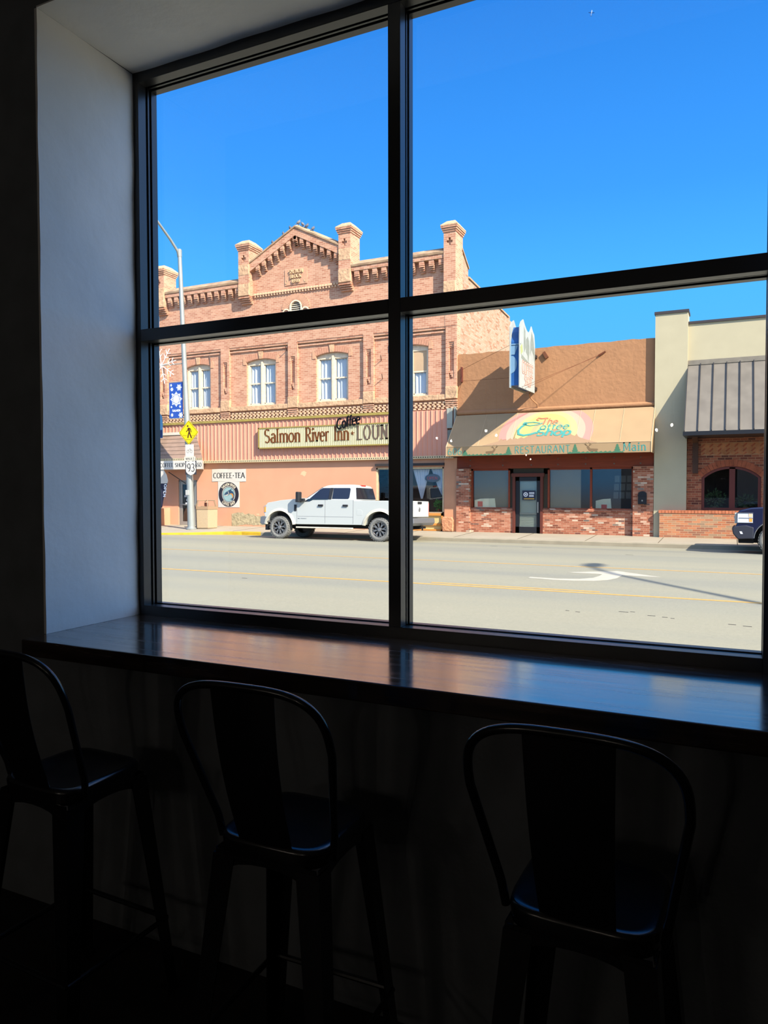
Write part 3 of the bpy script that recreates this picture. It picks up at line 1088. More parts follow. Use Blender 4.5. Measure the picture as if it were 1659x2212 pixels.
# sash windows of the upper storey
def curtain_mesh(mb, x0, x1, z0, z1, y, amp=.025, waves=9, n=60, taper=None):
    front, back = [], []
    rows = 8
    vs, fs = [], []
    for k in (0, 1):
        for j in range(rows + 1):
            q = j / rows
            z = z0 + (z1 - z0) * q
            for i in range(n + 1):
                u = i / n
                a, b_ = (x0, x1) if taper is None else taper(q)
                vs.append((a + (b_ - a) * u, y + amp * sin(2 * pi * waves * u + .6 * sin(3 * q)) + k * .004, z))
    n1 = (n + 1) * (rows + 1)
    for k in (0, 1):
        for j in range(rows):
            for i in range(n):
                a = k * n1 + j * (n + 1) + i
                fs.append((a, a + 1, a + n + 2, a + n + 1))
    mb.add(vs, fs)

for wi, (x, w_) in enumerate(WIN):
    x0, x1 = x - w_ / 2, x + w_ / 2
    fr = MB()
    YW = FY + .13
    ap = arch_pts(x0, x1, WZS, WZT)
    fr.prism(ap + [(x1, WZS - .13), (x0, WZS - .13)], YW - .02, YW + .05, 'y')         # arched head board
    for a, b_ in ((x0, x0 + .1), (x1 - .1, x1), (x - .085, x + .085)):
        fr.box(a, b_, YW - .03, YW + .07, WZ0, WZS - .1)
    fr.box(x0, x1, YW - .05, YW + .07, WZ0, WZ0 + .07)
    fr.box(x - .05, x + .05, YW - .06, YW, WZ0, WZS + .02)
    for c in (-1, 1):
        a = x - .085 - .52 if c < 0 else x + .085
        a, b_ = (x0 + .1, x - .085) if c < 0 else (x + .085, x1 - .1)
        zm = (WZ0 + WZS) / 2 + .02
        fr.box(a, b_, YW + .0, YW + .05, zm - .03, zm + .03)
        fr.box(a, a + .045, YW + .015, YW + .05, WZ0 + .07, WZS - .1)
        fr.box(b_ - .045, b_, YW + .015, YW + .05, WZ0 + .07, WZS - .1)
        fr.box(a, b_, YW + .015, YW + .05, WZS - .16, WZS - .1)
        fr.box(a, b_, YW + .015, YW + .05, WZ0 + .07, WZ0 + .12)
    o = fr.build('window', m_cream, inn)
    pn = MB()
    pn.box(x0 + .1, x1 - .1, YW + .03, YW + .036, WZ0 + .07, WZS - .1)
    pn.build('pane', m_pane, o)
    cu = MB()
    curtain_mesh(cu, x0 + .05, x - .06, WZ0 + .03, WZS, YW + .085, .02, 4)
    curtain_mesh(cu, x + .06, x1 - .05, WZ0 + .03, WZS, YW + .085, .02, 4)
    cu.build('curtain', m_curtain, o, smooth=True)
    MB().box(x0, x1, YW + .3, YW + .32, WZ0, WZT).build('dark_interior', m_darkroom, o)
    if wi == 3:
        MB().box(x + .085, x1 - .1, YW + .005, YW + .022, WZ0 + .95, WZS - .1).build('board', M('plywood_board', sr(228, 200, 170, K), .7, var=.05), o, label='plywood board over the upper sash')
    # brick arch with keystone
    va = MB()
    R0 = arch_pts(x0 - .0, x1 + .0, WZS + .02, WZT + .02, 15)
    c_, h_ = w_ / 2, WZT - WZS
    R = (c_ * c_ + h_ * h_) / (2 * h_)
    cz = WZT - R
    for i in range(15):
        (ax, az), (bx, bz) = R0[i], R0[i + 1]
        def outp(px, pz, d):
            l = sqrt((px - x) ** 2 + (pz - cz) ** 2)
            return (x + (px - x) * (l + d) / l, cz + (pz - cz) * (l + d) / l)
        g_ = .06
        a1 = (ax + (bx - ax) * g_, az + (bz - az) * g_); b1 = (bx - (bx - ax) * g_, bz - (bz - az) * g_)
        va.prism([a1, b1, outp(*b1, .24), outp(*a1, .24)], FY - .012, FY, 'y')
    va.build('window_arch', M('arch_brick', sr(230, 174, 150, K), .9, var=.12, vscale=9) if wi == 0 else bpy.data.materials['arch_brick'], inn)
    MB().prism([(x - .07, WZT), (x + .07, WZT), (x + .12, WZT + .32), (x - .12, WZT + .32)], FY - .045, FY, 'y').build('keystone', m_stone, inn)
    for c in (-1, 1):
        xe = x + c * (w_ / 2 + .1)
        MB().prism([(xe - .08, WZS - .1), (xe + .08, WZS - .1), (xe + .08, WZS + .12), (xe + c * .02, WZS + .26), (xe - .08, WZS + .18)], FY - .02, FY, 'y').build('skewback_stone', M('pink_skewback', sr(236, 188, 160, K), .9, var=.1, vscale=6) if 'pink_skewback' not in bpy.data.materials else bpy.data.materials['pink_skewback'], inn)

# olive flashing, pink ribbed fascia, beaded trim
fl = MB()
fl.prism([(FY - .2, 4.38), (FY - .2, 4.47), (FY - .02, 4.5), (FY - .02, 4.38)], BX0, -12.75, 'x')
fl.build('metal_flashing', m_olive, inn)
pk = MB()
PY = FY - .13
pk.box(BX0, -10.22, PY, FY + .1, 2.66, 4.46)
x = BX0 + .05
i = 0
while x < -10.3:
    pk.prism([(x, PY), (x + .012, PY - .028), (x + .045, PY - .028), (x + .06, PY)], 2.66, 4.46, 'z')
    x += .205
pk.build('ribbed_fascia', m_pink, inn)
tr = MB(); tr.box(BX0, -9.95, PY - .04, FY, 2.55, 2.66)
o = tr.build('fascia_trim', m_ivory, inn)
ho = MB()
x = BX0 + .05
while x < -10.0:
    ho.box(x, x + .045, PY - .043, PY - .03, 2.585, 2.63)
    x += .1
ho.build('perforations', m_holes, o)

# ground floor wall with door and display window openings
gw = MB()
D0, D1, DZ = -23.84, -22.74, 1.78
S0, S1, SZ0, SZ1 = -13.4, -10.42, .38, 2.22
grid_wall(gw, BX0, BX1, GZ - .3, 4.4, FY, FY + .3, [(D0, D1, GZ - .05, DZ), (S0, S1, GZ + .02, SZ1)])
gw.build('plaster_wall', m_stucco, inn)
MB().box(-10.36, BX1 + .0, FY - .07, FY, GZ, 2.55).build('corner_pier', M('rust_painted_pier', sr(238, 180, 146, K), .8, var=.08, vscale=2), inn)
rs = MB()
rs.prism([(-10.42, GZ), (-9.97, GZ), (-9.95, .1), (-10.02, .24), (-10.4, .25), (-10.45, .1)], FY - .2, FY - .06, 'y')
rs.build('rough_stone_plinth', M('pink_rough_stone', sr(240, 176, 140, K), .95, var=.2, vscale=5, bump=1, bscale=8, bdist=.06), inn, bevel=.04)
# bare patch
random.seed(5)
pts = []
for i in range(25):
    q = i / 24
    x = -20.75 + 2.9 * q
    pts.append((x, .16 + .1 * random.random() - max(0, q - .6) * .75 + .05 * sin(9 * q)))
low = []
for i in range(25):
    q = 1 - i / 24
    x = -20.75 + 2.9 * q
    low.append((x, GZ + .01 + (.02 + .06 * random.random() if .15 < q < .9 else 0) + .5 * max(0, q - .75)))
bp = MB()
bp.prism(pts + low, FY - .006, FY + .002, 'y')
bp.build('bare_plaster_patch', m_bare, inn, label='grey patch where the orange plaster has fallen off')
m_peel = M('peeled_pale_spots', sr(255, 226, 190, K), .9)
for cx, cz, rx, rz in ((-18.45, .3, .07, .22), (-18.5, .02, .03, .12), (-19.0, -.02, .12, .05), (-18.75, .1, .09, .03), (-16.9, 2.02, .16, .1), (-19.3, .22, .1, .03)):
    MB().prism([(cx + rx * cos(a * .7) * (1 + .35 * sin(a * 3.3 + cx * 9)), cz + rz * sin(a * .7) * (1 + .35 * cos(a * 2.7))) for a in range(9)], FY - .003, FY + .001, 'y').build('peeled_spot', m_peel, inn)
# glazed entrance door
df = MB()
for a, b_, c, d in ((D0, D0 + .07, GZ, DZ), (D1 - .07, D1, GZ, DZ), (D0, D1, DZ - .07, DZ)):
    df.box(a, b_, FY + .04, FY + .12, c, d)
df.box(D0 + .08, D0 + .2, FY + .05, FY + .1, GZ, DZ - .08); df.box(D1 - .2, D1 - .08, FY + .05, FY + .1, GZ, DZ - .08)
df.box(D0 + .2, D1 - .2, FY + .05, FY + .1, GZ, GZ + .16); df.box(D0 + .2, D1 - .2, FY + .05, FY + .1, DZ - .2, DZ - .08)
df.box(D0 + .1, D1 - .1, FY + .0, FY + .05, .6, .66)
o = df.build('entrance_door', m_alu, inn)
MB().box(D0 + .18, D1 - .18, FY + .07, FY + .078, GZ + .14, DZ - .18).build('door_glass', glass_mat('door_glass', (.55, .62, .6), .06), o)
MB().box(D0, D1, FY + .5, FY + .52, GZ, DZ).build('dark_interior', m_darkroom, o)
MB().box(D0 + .2, D1 - .2, FY + .42, FY + .5, .3, .62).box(D0 + .2, D1 - .2, FY + .4, FY + .5, .05, .26).build('green_bench', M('dusty_green', sr(150, 190, 160, .5), .7), o)
lt = MB()
write(lt, 'OPEN', flat(FY + .068), D0 + .3, .98, .08, .3, .2, .16, .003)
lt.box(D0 + .42, D0 + .5, FY + .065, FY + .068, .8, .88); lt.box(D0 + .36, D0 + .56, FY + .065, FY + .068, .66, .72)
lt.build('door_lettering', M('white_vinyl', (.7, .7, .7), .5), o)
# low wall at the far left
MB().prism([(26.2, GZ - .1), (FY, GZ - .1), (FY, .47), (26.2, .40)], -25.2, -24.36, 'x').build('low_wall', m_stucco, inn)

# display window at the right
dw = MB()
for a, b_, c, d in ((S0, S0 + .06, SZ0, SZ1), (S1 - .06, S1, SZ0, SZ1), (S0, S1, SZ1 - .07, SZ1), (S0, S1, SZ0, SZ0 + .05), ((S0 + S1) / 2 - .9, (S0 + S1) / 2 - .84, SZ0, SZ1)):
    dw.box(a, b_, FY + .02, FY + .12, c, d)
o = dw.build('display_window', m_ivory, inn)
MB().box(S0 + .06, S1 - .06, FY + .06, FY + .068, SZ0 + .05, SZ1 - .07).build('pane', m_pane, o)
cu = MB()
zz0, zz1 = 1.0, SZ1 - .08
curtain_mesh(cu, 0, 0, .95, zz1, FY + .2, .025, 6, 60, lambda q: (-11.42 - .06 - .34 * q, -11.42 + .02 + .30 * q))
curtain_mesh(cu, 0, 0, 1.02, zz1, FY + .2, .025, 6, 60, lambda q: (-10.50 - .02 - .50 * q ** .8, -10.47))
curtain_mesh(cu, 0, 0, .95, zz1, FY + .2, .025, 6, 60, lambda q: (-12.6 - .3 * q, -12.5 + .62 * q))
cu.build('curtain', m_curtain, o, smooth=True)
ib = MB(); ib.box(S0, S1, FY + 1.2, FY + 1.22, GZ, SZ1 + .1); ib.box(S0, S1, FY + .3, FY + 1.2, .1, .36)
ib.build('dark_interior', M('brown_interior', (.05, .035, .03), .9), o)
MB().box(S0, -11.3, FY + 1.1, FY + 1.19, 1.45, SZ1).build('pale_interior_panel', M('khaki_panel', sr(170, 165, 130, .45), .8), o)
lw = MB()
lw.box(S0, S1, FY - .03, FY + .1, SZ0 - .1, SZ0); lw.box(S0, S1, FY - .03, FY + .1, GZ + .22, GZ + .3); lw.box(S0, S1, FY - .03, FY + .1, GZ, GZ + .07)
lw.box(S1 - .1, S1, FY - .03, FY + .1, GZ, SZ0)
o2 = lw.build('wooden_stall_riser', M('orange_varnished_wood', sr(240, 168, 90, K), .6, var=.15, vscale=6, stretch=(.3, 1, 4)), inn)
MB().box(S0, S1, FY + .03, FY + .08, GZ, SZ0).build('cream_panel', M('pale_panel', sr(252, 232, 170, K), .6, var=.06), o2)
MB().box(S0, S1 + .05, FY - .12, FY + .02, SZ1 + .06, SZ1 + .16).build('window_hood', M('dark_hood', (.035, .028, .025), .6), inn)

# neon sign and plant in the display window
ns = thing('neon_sign', 'oval open sign hanging in the curtained display window', 'sign', (-10.95, FY + .15, 1.62))
mb = MB(); mb.lathe([(.001, -.02), (.9, -.02), (1, 0), (.9, .02), (.001, .02)], (0, 0, 0), 'y', 28)
mb.v = [(-10.95 + x * .33, FY + .14 + y, 1.78 + z * .17) for x, y, z in mb.v]
mb.build('sign_board', M('grey_sign_board', sr(120, 120, 130, .7), .5), ns, smooth=True)
mb = MB(); write(mb, 'OPEN', flat(FY + .12), -11.17, 1.72, .12, .44, .14, .1, .01)
mb.build('sign_lettering', M('red_lettering', sr(235, 90, 80, .9), .5), ns)
pl = thing('potted_plant', 'leafy green plant standing behind the display window glass', 'plant', (-10.75, FY + .35, SZ0))
MB().lathe([(.06, 0), (.09, .14), (.095, .15), (.001, .15)], (-10.75, FY + .35, SZ0), 'z', 14).build('pot', M('terracotta_pot', sr(180, 100, 70, .7), .8), pl)
def leaves(mb, c, r, n, ls, seed):
    rnd = random.Random(seed)
    for i in range(n):
        d = Vector((rnd.gauss(0, 1), rnd.gauss(0, 1), rnd.gauss(0, 1))).normalized()
        p = Vector(c) + Vector((d.x * r[0], d.y * r[1], d.z * r[2])) * rnd.uniform(.3, 1)
        t_ = (d + Vector((rnd.uniform(-.5, .5), rnd.uniform(-.5, .5), rnd.uniform(-.3, .6)))).normalized()
        s_ = t_.orthogonal().normalized()
        s_.rotate(Matrix.Rotation(rnd.uniform(0, 6), 3, t_))
        l, w_ = ls * rnd.uniform(.7, 1.3), ls * .28
        nn = t_.cross(s_) * l * .12
        mb.add([p, p + t_ * l * .5 + s_ * w_ + nn, p + t_ * l, p + t_ * l * .5 - s_ * w_ + nn, p + t_ * l * .5 - nn * .3], [(0, 4, 1), (1, 4, 2), (2, 4, 3), (3, 4, 0)])
mb = MB(); leaves(mb, (-10.75, FY + .35, SZ0 + .3), (.17, .14, .2), 130, .1, 3)
mb.tube([(-10.75, FY + .35, SZ0 + .12), (-10.74, FY + .35, SZ0 + .35)], .012, 6)
mb.build('foliage', M('green_leaves', sr(70, 150, 70, .9), .6, var=.25, vscale=12), pl)

# loose cable and rusty anchor rods on the upper wall
MB().tube([(-21.92, FY - .03, 8.2), (-21.95, FY - .05, 7.85), (-21.9, FY - .04, 7.6), (-21.86, FY - .04, 7.2), (-21.88, FY - .02, 6.9)], .018, 6).build('loose_cable', M('grey_cable', sr(150, 130, 126, .6), .7), inn)
for x, z in ((-17.72, 7.38), (-13.15, 6.62), (-13.1, 5.86)):
    MB().tube([(x, FY, z), (x + .1, FY - .28, z + .16)], .016, 6).build('anchor_rod', M('rusty_rod', sr(120, 80, 66, .6), .7) if 'rusty_rod' not in bpy.data.materials else bpy.data.materials['rusty_rod'], inn)

# ---------------------------------------------------------------- lounge sign
LY = FY - .33
k_ = LY / FY
ls = thing('lounge_sign', 'long cream corrugated sign with brown river inn lettering on the pink fascia', 'sign', (-15.5, LY, 3.1))
LX0, LX1, LZ0, LZ1 = -19.27 * k_, -11.72, 3.13, 4.05
mb = MB(); mb.box(LX0 + .03, LX1 - .03, LY + .03, PY - .028, LZ0 + .03, LZ1 - .03)
x = LX0 + .05
while x < LX1 - .08:
    mb.prism([(x, LY + .03), (x + .02, LY + .012), (x + .045, LY + .012), (x + .065, LY + .03)], LZ0 + .03, LZ1 - .03, 'z')
    x += .088
mb.build('sign_face', M('cream_corrugated_face', sr(238, 234, 196, K), .5), ls)
mb = MB()
for a, b_, c, d in ((LX0, LX1, LZ0, LZ0 + .05), (LX0, LX1, LZ1 - .05, LZ1), (LX0, LX0 + .05, LZ0, LZ1), (LX1 - .05, LX1, LZ0, LZ1)):
    mb.box(a, b_, LY, PY - .029, c, d)
mb.build('sign_frame', M('gold_olive_frame', sr(196, 178, 104, K), .5, .2), ls)
fm = flat(LY + .03)
mb = MB()
write(mb, 'Salmon', fm, -18.70, 3.38, .60, 1.84, .17, .07, .026, .09, .11)
write(mb, 'River', fm, -16.60, 3.38, .60, 1.16, .17, .07, .026, .09, .11)
write(mb, 'Inn', fm, -15.20, 3.38, .60, .70, .17, .07, .026, .09, .11)
st5 = []
for i in range(10):
    r_ = .1 if i % 2 == 0 else .04
    st5.append((-14.33 + r_ * sin(pi * i / 5), 3.66 + r_ * cos(pi * i / 5)))
mb.prism(st5, LY + .002, LY + .03, 'y')
mb.build('sign_lettering', M('brown_lettering', sr(128, 78, 40, .8), .6), ls)
mb = MB()
write(mb, 'LOUNGE', fm, -14.12, 3.38, .58, 2.12, .19, .08, .026, .2, .14)
mb.build('lounge_lettering', M('grey_brown_lettering', sr(120, 104, 96, .8), .6), ls)
mb = MB()
write(mb, 'Coffee', lambda u, v, d: (-15.05 + (u * cos(.2) - v * sin(.2)), LY - .03 - d, 3.83 + u * sin(.2) + v * cos(.2)), 0, 0, .42, 1.12, .19, .15, .03, .02, 0, 0, .22)
for u in (.15, .55, .95):
    mb.box(-15.05 + u - .01, -15.05 + u + .01, LY - .04, LY + .02, 3.93 + u * .2, 3.95 + u * .2)
mb.build('script_lettering', M('black_script', (.008, .008, .01), .8, spec=.02), ls, label='black script word fixed over the top edge')

# ---------------------------------------------------------------- banners on the orange wall
bn = thing('coffee_tea_banner', 'white vinyl banner reading coffee and tea on the orange wall', 'banner', (-20.88, FY - .01, 1.70))
mb = MB()
vs, fs = [], []
nx, nz = 24, 8
for k in (0, 1):
    for j in range(nz + 1):
        for i in range(nx + 1):
            u, v_ = i / nx, j / nz
            vs.append((-21.84 + 1.91 * u, FY - .014 + k * .01 + (-.002 * sin(9 * u + 7 * v_) if k == 0 else 0), 1.70 + .57 * v_ + .01 * sin(6 * u)))
n1 = (nx + 1) * (nz + 1)
for k in (0, 1):
    for j in range(nz):
        for i in range(nx):
            a = k * n1 + j * (nx + 1) + i
            fs.append((a, a + 1, a + nx + 2, a + nx + 1))
mb.add(vs, fs)
m_vinyl = M('white_vinyl_banner', sr(244, 246, 248, K), .5, var=.03, vscale=2)
mb.build('banner_sheet', m_vinyl, bn, smooth=True)
mb = MB(); write(mb, 'COFFEE.TEA', flat(FY - .016), -21.76, 1.86, .24, 1.76, .14, .06, .004, .08, .11)
mb.build('banner_lettering', M('black_print', (.012, .012, .014), .8, spec=.03), bn)

lg = thing('logo_banner', 'square white banner with round fish logo below the tea banner', 'banner', (-20.9, FY - .012, .52))
MB().box(-21.5, -20.3, FY - .012, FY - .002, .52, 1.70).build('banner_sheet', m_vinyl, lg)
cx, cz = -20.9, 1.11
m_navy = M('navy_print', sr(52, 50, 66, .7), .5)
def disc(mb, cx, cz, r0, r1, y0, y1, n=48):
    o_ = [(cx + r1 * cos(2 * pi * i / n), cz + r1 * sin(2 * pi * i / n)) for i in range(n)]
    if r0 <= 0:
        mb.prism(o_, y0, y1, 'y')
    else:
        rings = []
        for i in range(n + 1):
            a = 2 * pi * i / n
            c_, s_ = cos(a), sin(a)
            rings.append([(cx + r1 * c_, y0, cz + r1 * s_), (cx + r0 * c_, y0, cz + r0 * s_), (cx + r0 * c_, y1, cz + r0 * s_), (cx + r1 * c_, y1, cz + r1 * s_)])
        mb.loft(rings)
mb = MB(); disc(mb, cx, cz, .375, .565, FY - .015, FY - .011); disc(mb, cx, cz, .325, .345, FY - .015, FY - .011)
mb.build('logo_ring', m_navy, lg)
mb = MB(); disc(mb, cx, cz, 0, .325, FY - .014, FY - .011); mb.build('logo_disc', M('pale_blue_print', sr(170, 212, 226, K), .5), lg)
mb = MB()
def ringtext(s, a_mid, r_, h, up_):
    tw = text_width(s, .1)
    for i, ch in enumerate(s):
        w_ = text_width(s[:i] + ch, .1) - GL[ch][0] / 2
        k2 = h * .82
        ang = a_mid - up_ * (w_ - tw / 2) * k2 / (r_ + h / 2)
        def fm2(u, v, d, ang=ang):
            rr = (r_ + v) if up_ > 0 else (r_ + h - v)
            aa = ang - up_ * u / (r_ + h / 2)
            return (cx + rr * cos(aa), FY - .016 - d, cz + rr * sin(aa))
        write(mb, ch, fm2, -GL[ch][0] * k2 / 2, 0, h, GL[ch][0] * k2, .22, .18, .003, 0, .1)
ringtext('SALMON RIVER', pi / 2, .405, .12, 1)
ringtext('COFFEE SHOP', -pi / 2, .405, .12, -1)
mb.build('logo_lettering', M('ivory_print', sr(250, 245, 230, K), .5), lg)
mb = MB()
fish = [(-.30, -.02), (-.2, .03), (-.26, .04), (-.12, .13), (.02, .2), (.16, .26), (.12, .18), (.24, .12), (.29, -.02), (.27, -.14), (.22, -.22), (.26, -.30), (.14, -.24), (.06, -.22), (.16, -.18), (.2, -.08), (.15, .0), (.05, .02), (-.06, -.06), (-.18, -.07)]
mb.prism([(cx + .02 + a, cz + b_) for a, b_ in fish], FY - .0165, FY - .0135, 'y')
mb.build('logo_fish', M('fish_blue_print', sr(60, 92, 130, .75), .5), lg)
mb = MB()
belly = [(.0, .03), (.1, .05), (.2, .04), (.25, -.05), (.22, -.16), (.19, -.18), (.2, -.08), (.14, .0), (.05, .02)]
mb.prism([(cx + .02 + a, cz + b_) for a, b_ in belly], FY - .019, FY - .0165, 'y')
mb.build('logo_fish_belly', M('orange_print', sr(238, 168, 82, K), .5), lg)
mb = MB()
mb.prism([(cx - .28, cz - .03), (cx - .16, cz - .06), (cx - .04, cz - .05), (cx - .02, cz + .02), (cx - .1, cz - .01), (cx - .17, cz - .03)], FY - .019, FY - .0165, 'y')
mb.ribbon(arc(cx - .05, cz + .06, .05, .08, -80, 80, 8), flat(FY - .0165), .02, .02, .0025)
mb.build('logo_fish_gill', M('white_print', sr(244, 244, 240, K), .5), lg)

# ---------------------------------------------------------------- shingled entrance canopy and its board
cn = thing('entrance_canopy', 'brown shingled canopy over the glazed door at far left', 'canopy', (-23.4, FY - .2, 2.74))
m_shing = M('brown_shingles', sr(176, 152, 140, .74), .8, var=.12, vscale=3)
mb = MB()
zt, zb, yt, yb = 3.9, 2.76, PY - .03, 26.5
RT, RB = -22.63, -21.58
rows = 6
for i in range(rows):
    q0, q1 = i / rows, (i + 1) / rows
    z1_, z0_ = zt + (zb - zt) * q0, zt + (zb - zt) * q1
    ya, yb2 = yt + (yb - yt) * q0, yt + (yb - yt) * q1
    xa, xb = RT + (RB - RT) * q0, RT + (RB - RT) * q1
    e_ = .025
    xw = RT + .30 * q1
    lo_ = [(-25.3, yb2 - e_, z0_), (xb + e_, yb2 - e_, z0_), (xw + e_, PY - .02, z0_), (-25.3, PY - .02, z0_)]
    xw0 = RT + .30 * q0
    hi_ = [(-25.3, ya - .002, z1_ - .0), (xa, ya - .002, z1_), (xw0, PY - .02, z1_), (-25.3, PY - .02, z1_)]
    mb.loft([lo_, hi_])
mb.build('shingles', m_shing, cn)
MB().box(-25.3, RT + .02, yt - .06, PY - .03, zt, zt + .13).build('white_cap', M('white_metal_cap', sr(250, 250, 246, K), .5), cn)
mb = MB(); mb.prism([(-25.3, yb - .04), (RB + .03, yb - .04), (RT + .33, PY - .02), (-25.3, PY - .02)], zb - .1, zb - .005, 'z')
o = mb.build('canopy_trim', m_ivory, cn)
ho = MB(); x = -25.25
while x < RB:
    ho.box(x, x + .045, yb - .044, yb - .03, zb - .075, zb - .03); x += .1
ho.build('perforations', m_holes, o)
cs = thing('canopy_sign', 'white board lettered coffee shop espresso under the shingled canopy', 'sign', (-23.4, 26.5, 2.26))
MB().prism([(-25.3, 26.46), (RB + .03, 26.46), (RT + .33, FY - .02), (-25.3, FY - .02)], 2.26, 2.655, 'z').build('sign_board', M('white_sign_board', sr(246, 248, 250, K), .5), cs)
mb = MB(); write(mb, 'COFFEE SHOP', flat(26.46), -24.00, 2.37, .18, 1.44, .14, .07, .006, .07, .1); write(mb, 'ESPRESSO', flat(26.46), -22.45, 2.36, .18, .84, .14, .07, .006, .07, .1)
mb.build('sign_lettering', M('slate_lettering', sr(56, 58, 64, .8), .6), cs)

# ================================================================ BROWN RESTAURANT
rb = thing('restaurant_building', 'single-storey brown stucco restaurant with brick piers and shop windows', 'building', (-6.2, FY, GZ))
m_brown = M('brown_stucco', sr(200, 152, 116, K), .9, var=.06, vscale=1.5, bump=.6, bscale=7, bdist=.03)
m_oldbrick = brick_mat('mixed_used_brick', [(0, sr(130, 104, 104, K)), (.08, sr(150, 88, 72, K)), (.3, sr(190, 116, 94, K)), (.65, sr(208, 136, 112, K)), (.85, sr(226, 168, 146, K)), (.95, sr(246, 230, 216, K)), (1, sr(120, 110, 112, K))], sr(214, 182, 158, K), .205, .068, .006)
m_redwood = M('red_stained_wood', sr(160, 76, 48, .8), .55, var=.2, vscale=4, stretch=(.5, 1, 8))
m_blackmetal = M('black_metal', (.02, .02, .022), .4, .3)
RX0, RX1 = -9.84, -2.56
mb = MB()
prof = [(RX0, 4.2)]
for i in range(30):
    x = RX0 + (RX1 - RX0) * i / 29
    prof.append((x, 6.585 + .012 * sin(5 * x) + .01 * sin(13 * x) + .004 * (x - RX0)))
prof.append((RX1, 4.2))
mb.prism(prof, FY, FY + .3, 'y')
mb.build('stucco_parapet', m_brown, rb)
mb = MB()
mb.prism([(FY - .10, 4.24), (FY - .12, 4.28), (FY - .12, 4.33), (FY, 4.40), (FY, 4.2)], RX0, RX1, 'x')
mb.build('stucco_ledge', m_brown, rb)
MB().box(RX0, RX1, FY - .04, FY + .3, 2.12, 4.24).build('timber_beam', m_redwood, rb)
bo = MB()
for x in (-9.3, -8.0, -6.9, -5.9, -4.9, -3.9, -3.0):
    for z in (2.24, 2.46):
        bo.lathe([(.001, -.055), (.03, -.055), (.03, -.04)], (x, FY, z), 'y', 8)
bo.build('beam_bolts', M('pale_bolt', sr(150, 130, 120, .7), .4, .5), rb)
pr = MB()
pr.box(-9.9 + .06, -9.29, FY - .15, FY + .3, GZ - .2, 2.13)
pr.box(-3.24, RX1 + .01, FY - .15, FY + .3, GZ - .2, 2.13)
pr.build('brick_piers', m_oldbrick, rb)
lw = MB()
for a, b_ in ((-9.29, -7.62), (-6.48, -3.24)):
    lw.prism([(FY - .0, GZ - .2), (FY + .25, GZ - .2), (FY + .25, .6), (FY + .03, .56), (FY - .0, .52)], a, b_, 'x')
    lw.prism([(FY - .035, .5), (FY - .035, .56), (FY + .06, .62), (FY + .06, .54)], a, b_, 'x')
lw.build('low_brick_wall', m_oldbrick, rb)
# shop windows
def shop_window(x0, x1, z0, z1, mull=(), parent=rb, y=FY + .1, wood=m_redwood, glass=None, back=None, fw=.07):
    fr = MB()
    fr.box(x0, x0 + fw, y - .05, y + .06, z0, z1); fr.box(x1 - fw, x1, y - .05, y + .06, z0, z1)
    fr.box(x0, x1, y - .05, y + .06, z0, z0 + fw); fr.box(x0, x1, y - .05, y + .06, z1 - fw, z1)
    for q in mull:
        fr.box(q - fw / 2, q + fw / 2, y - .05, y + .06, z0, z1)
    o = fr.build('shop_window', wood, parent)
    MB().box(x0 + fw, x1 - fw, y, y + .008, z0 + fw, z1 - fw).build('pane', glass or m_shopglass, o)
    return o
m_shopglass = glass_mat('shop_glass', (.86, .88, .88), .05)
m_shade = M('grey_window_shade', sr(168, 164, 150, .95), .8, var=.05, vscale=1)
w1 = shop_window(-9.29, -7.74, .56, 2.12)
MB().box(-9.2, -7.8, FY + .16, FY + .18, .6, 2.1).build('grey_shade', m_shade, w1)
w2 = shop_window(-6.3, -3.24, .56, 2.12, mull=(-4.72,))
MB().box(-6.22, -5.1, FY + .16, FY + .18, .6, 2.1).build('grey_shade', m_shade, w2)
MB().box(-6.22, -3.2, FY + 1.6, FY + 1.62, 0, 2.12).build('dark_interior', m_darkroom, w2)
MB().box(-9.3, -3.2, FY + .3, FY + 1.6, 2.12, 2.2).build('interior_ceiling', m_darkroom, rb)
MB().box(-6.3, -3.2, FY + .3, FY + 1.6, .3, .5).build('interior_ledge', m_darkroom, rb)
# papers posted inside the right-hand window
pp = MB()
for i in range(3):
    for j in range(3):
        x, z = -4.02 + i * .22, .98 + j * .30
        pp.box(x + .02 * j, x + .02 * j + .17, FY + .7, FY + .705, z, z + .24)
pp.build('posted_papers', M('grey_paper', sr(160, 168, 170, .5), .8), w2)
# coloured boards standing in for car reflections in the shop glass
m_carrefl = M('cream_reflection', sr(250, 244, 222, 1.5), .7)
m_redrefl = M('red_reflection', sr(220, 40, 40, 1.4), .6)
for nm_, x0, x1, z0, z1, y, xr, lb in (('carton', -9.18, -8.32, .62, .98, FY + .13, -9.05, 'cream and red carton at the bottom of the left restaurant window'),
                              ('carton', -4.62, -4.05, .52, .98, FY + .5, -4.42, 'cream and red carton low in the right restaurant window')):
    cb = thing(nm_, lb, 'carton', ((x0 + x1) / 2, y, z0), 'cartons in the restaurant windows')
    MB().prism([(x0, z0), (x1, z0), (x1 - .04, z1), (x0 + .25, z1 - .02), (x0, z1 - .08)], y - .01, y + .02, 'y').build('reflection_board', m_carrefl, cb)
    MB().box(xr, xr + .2, y - .014, y - .009, z0 + .03, z0 + .24).build('red_reflection_patch', m_redrefl, cb, label='red panel')
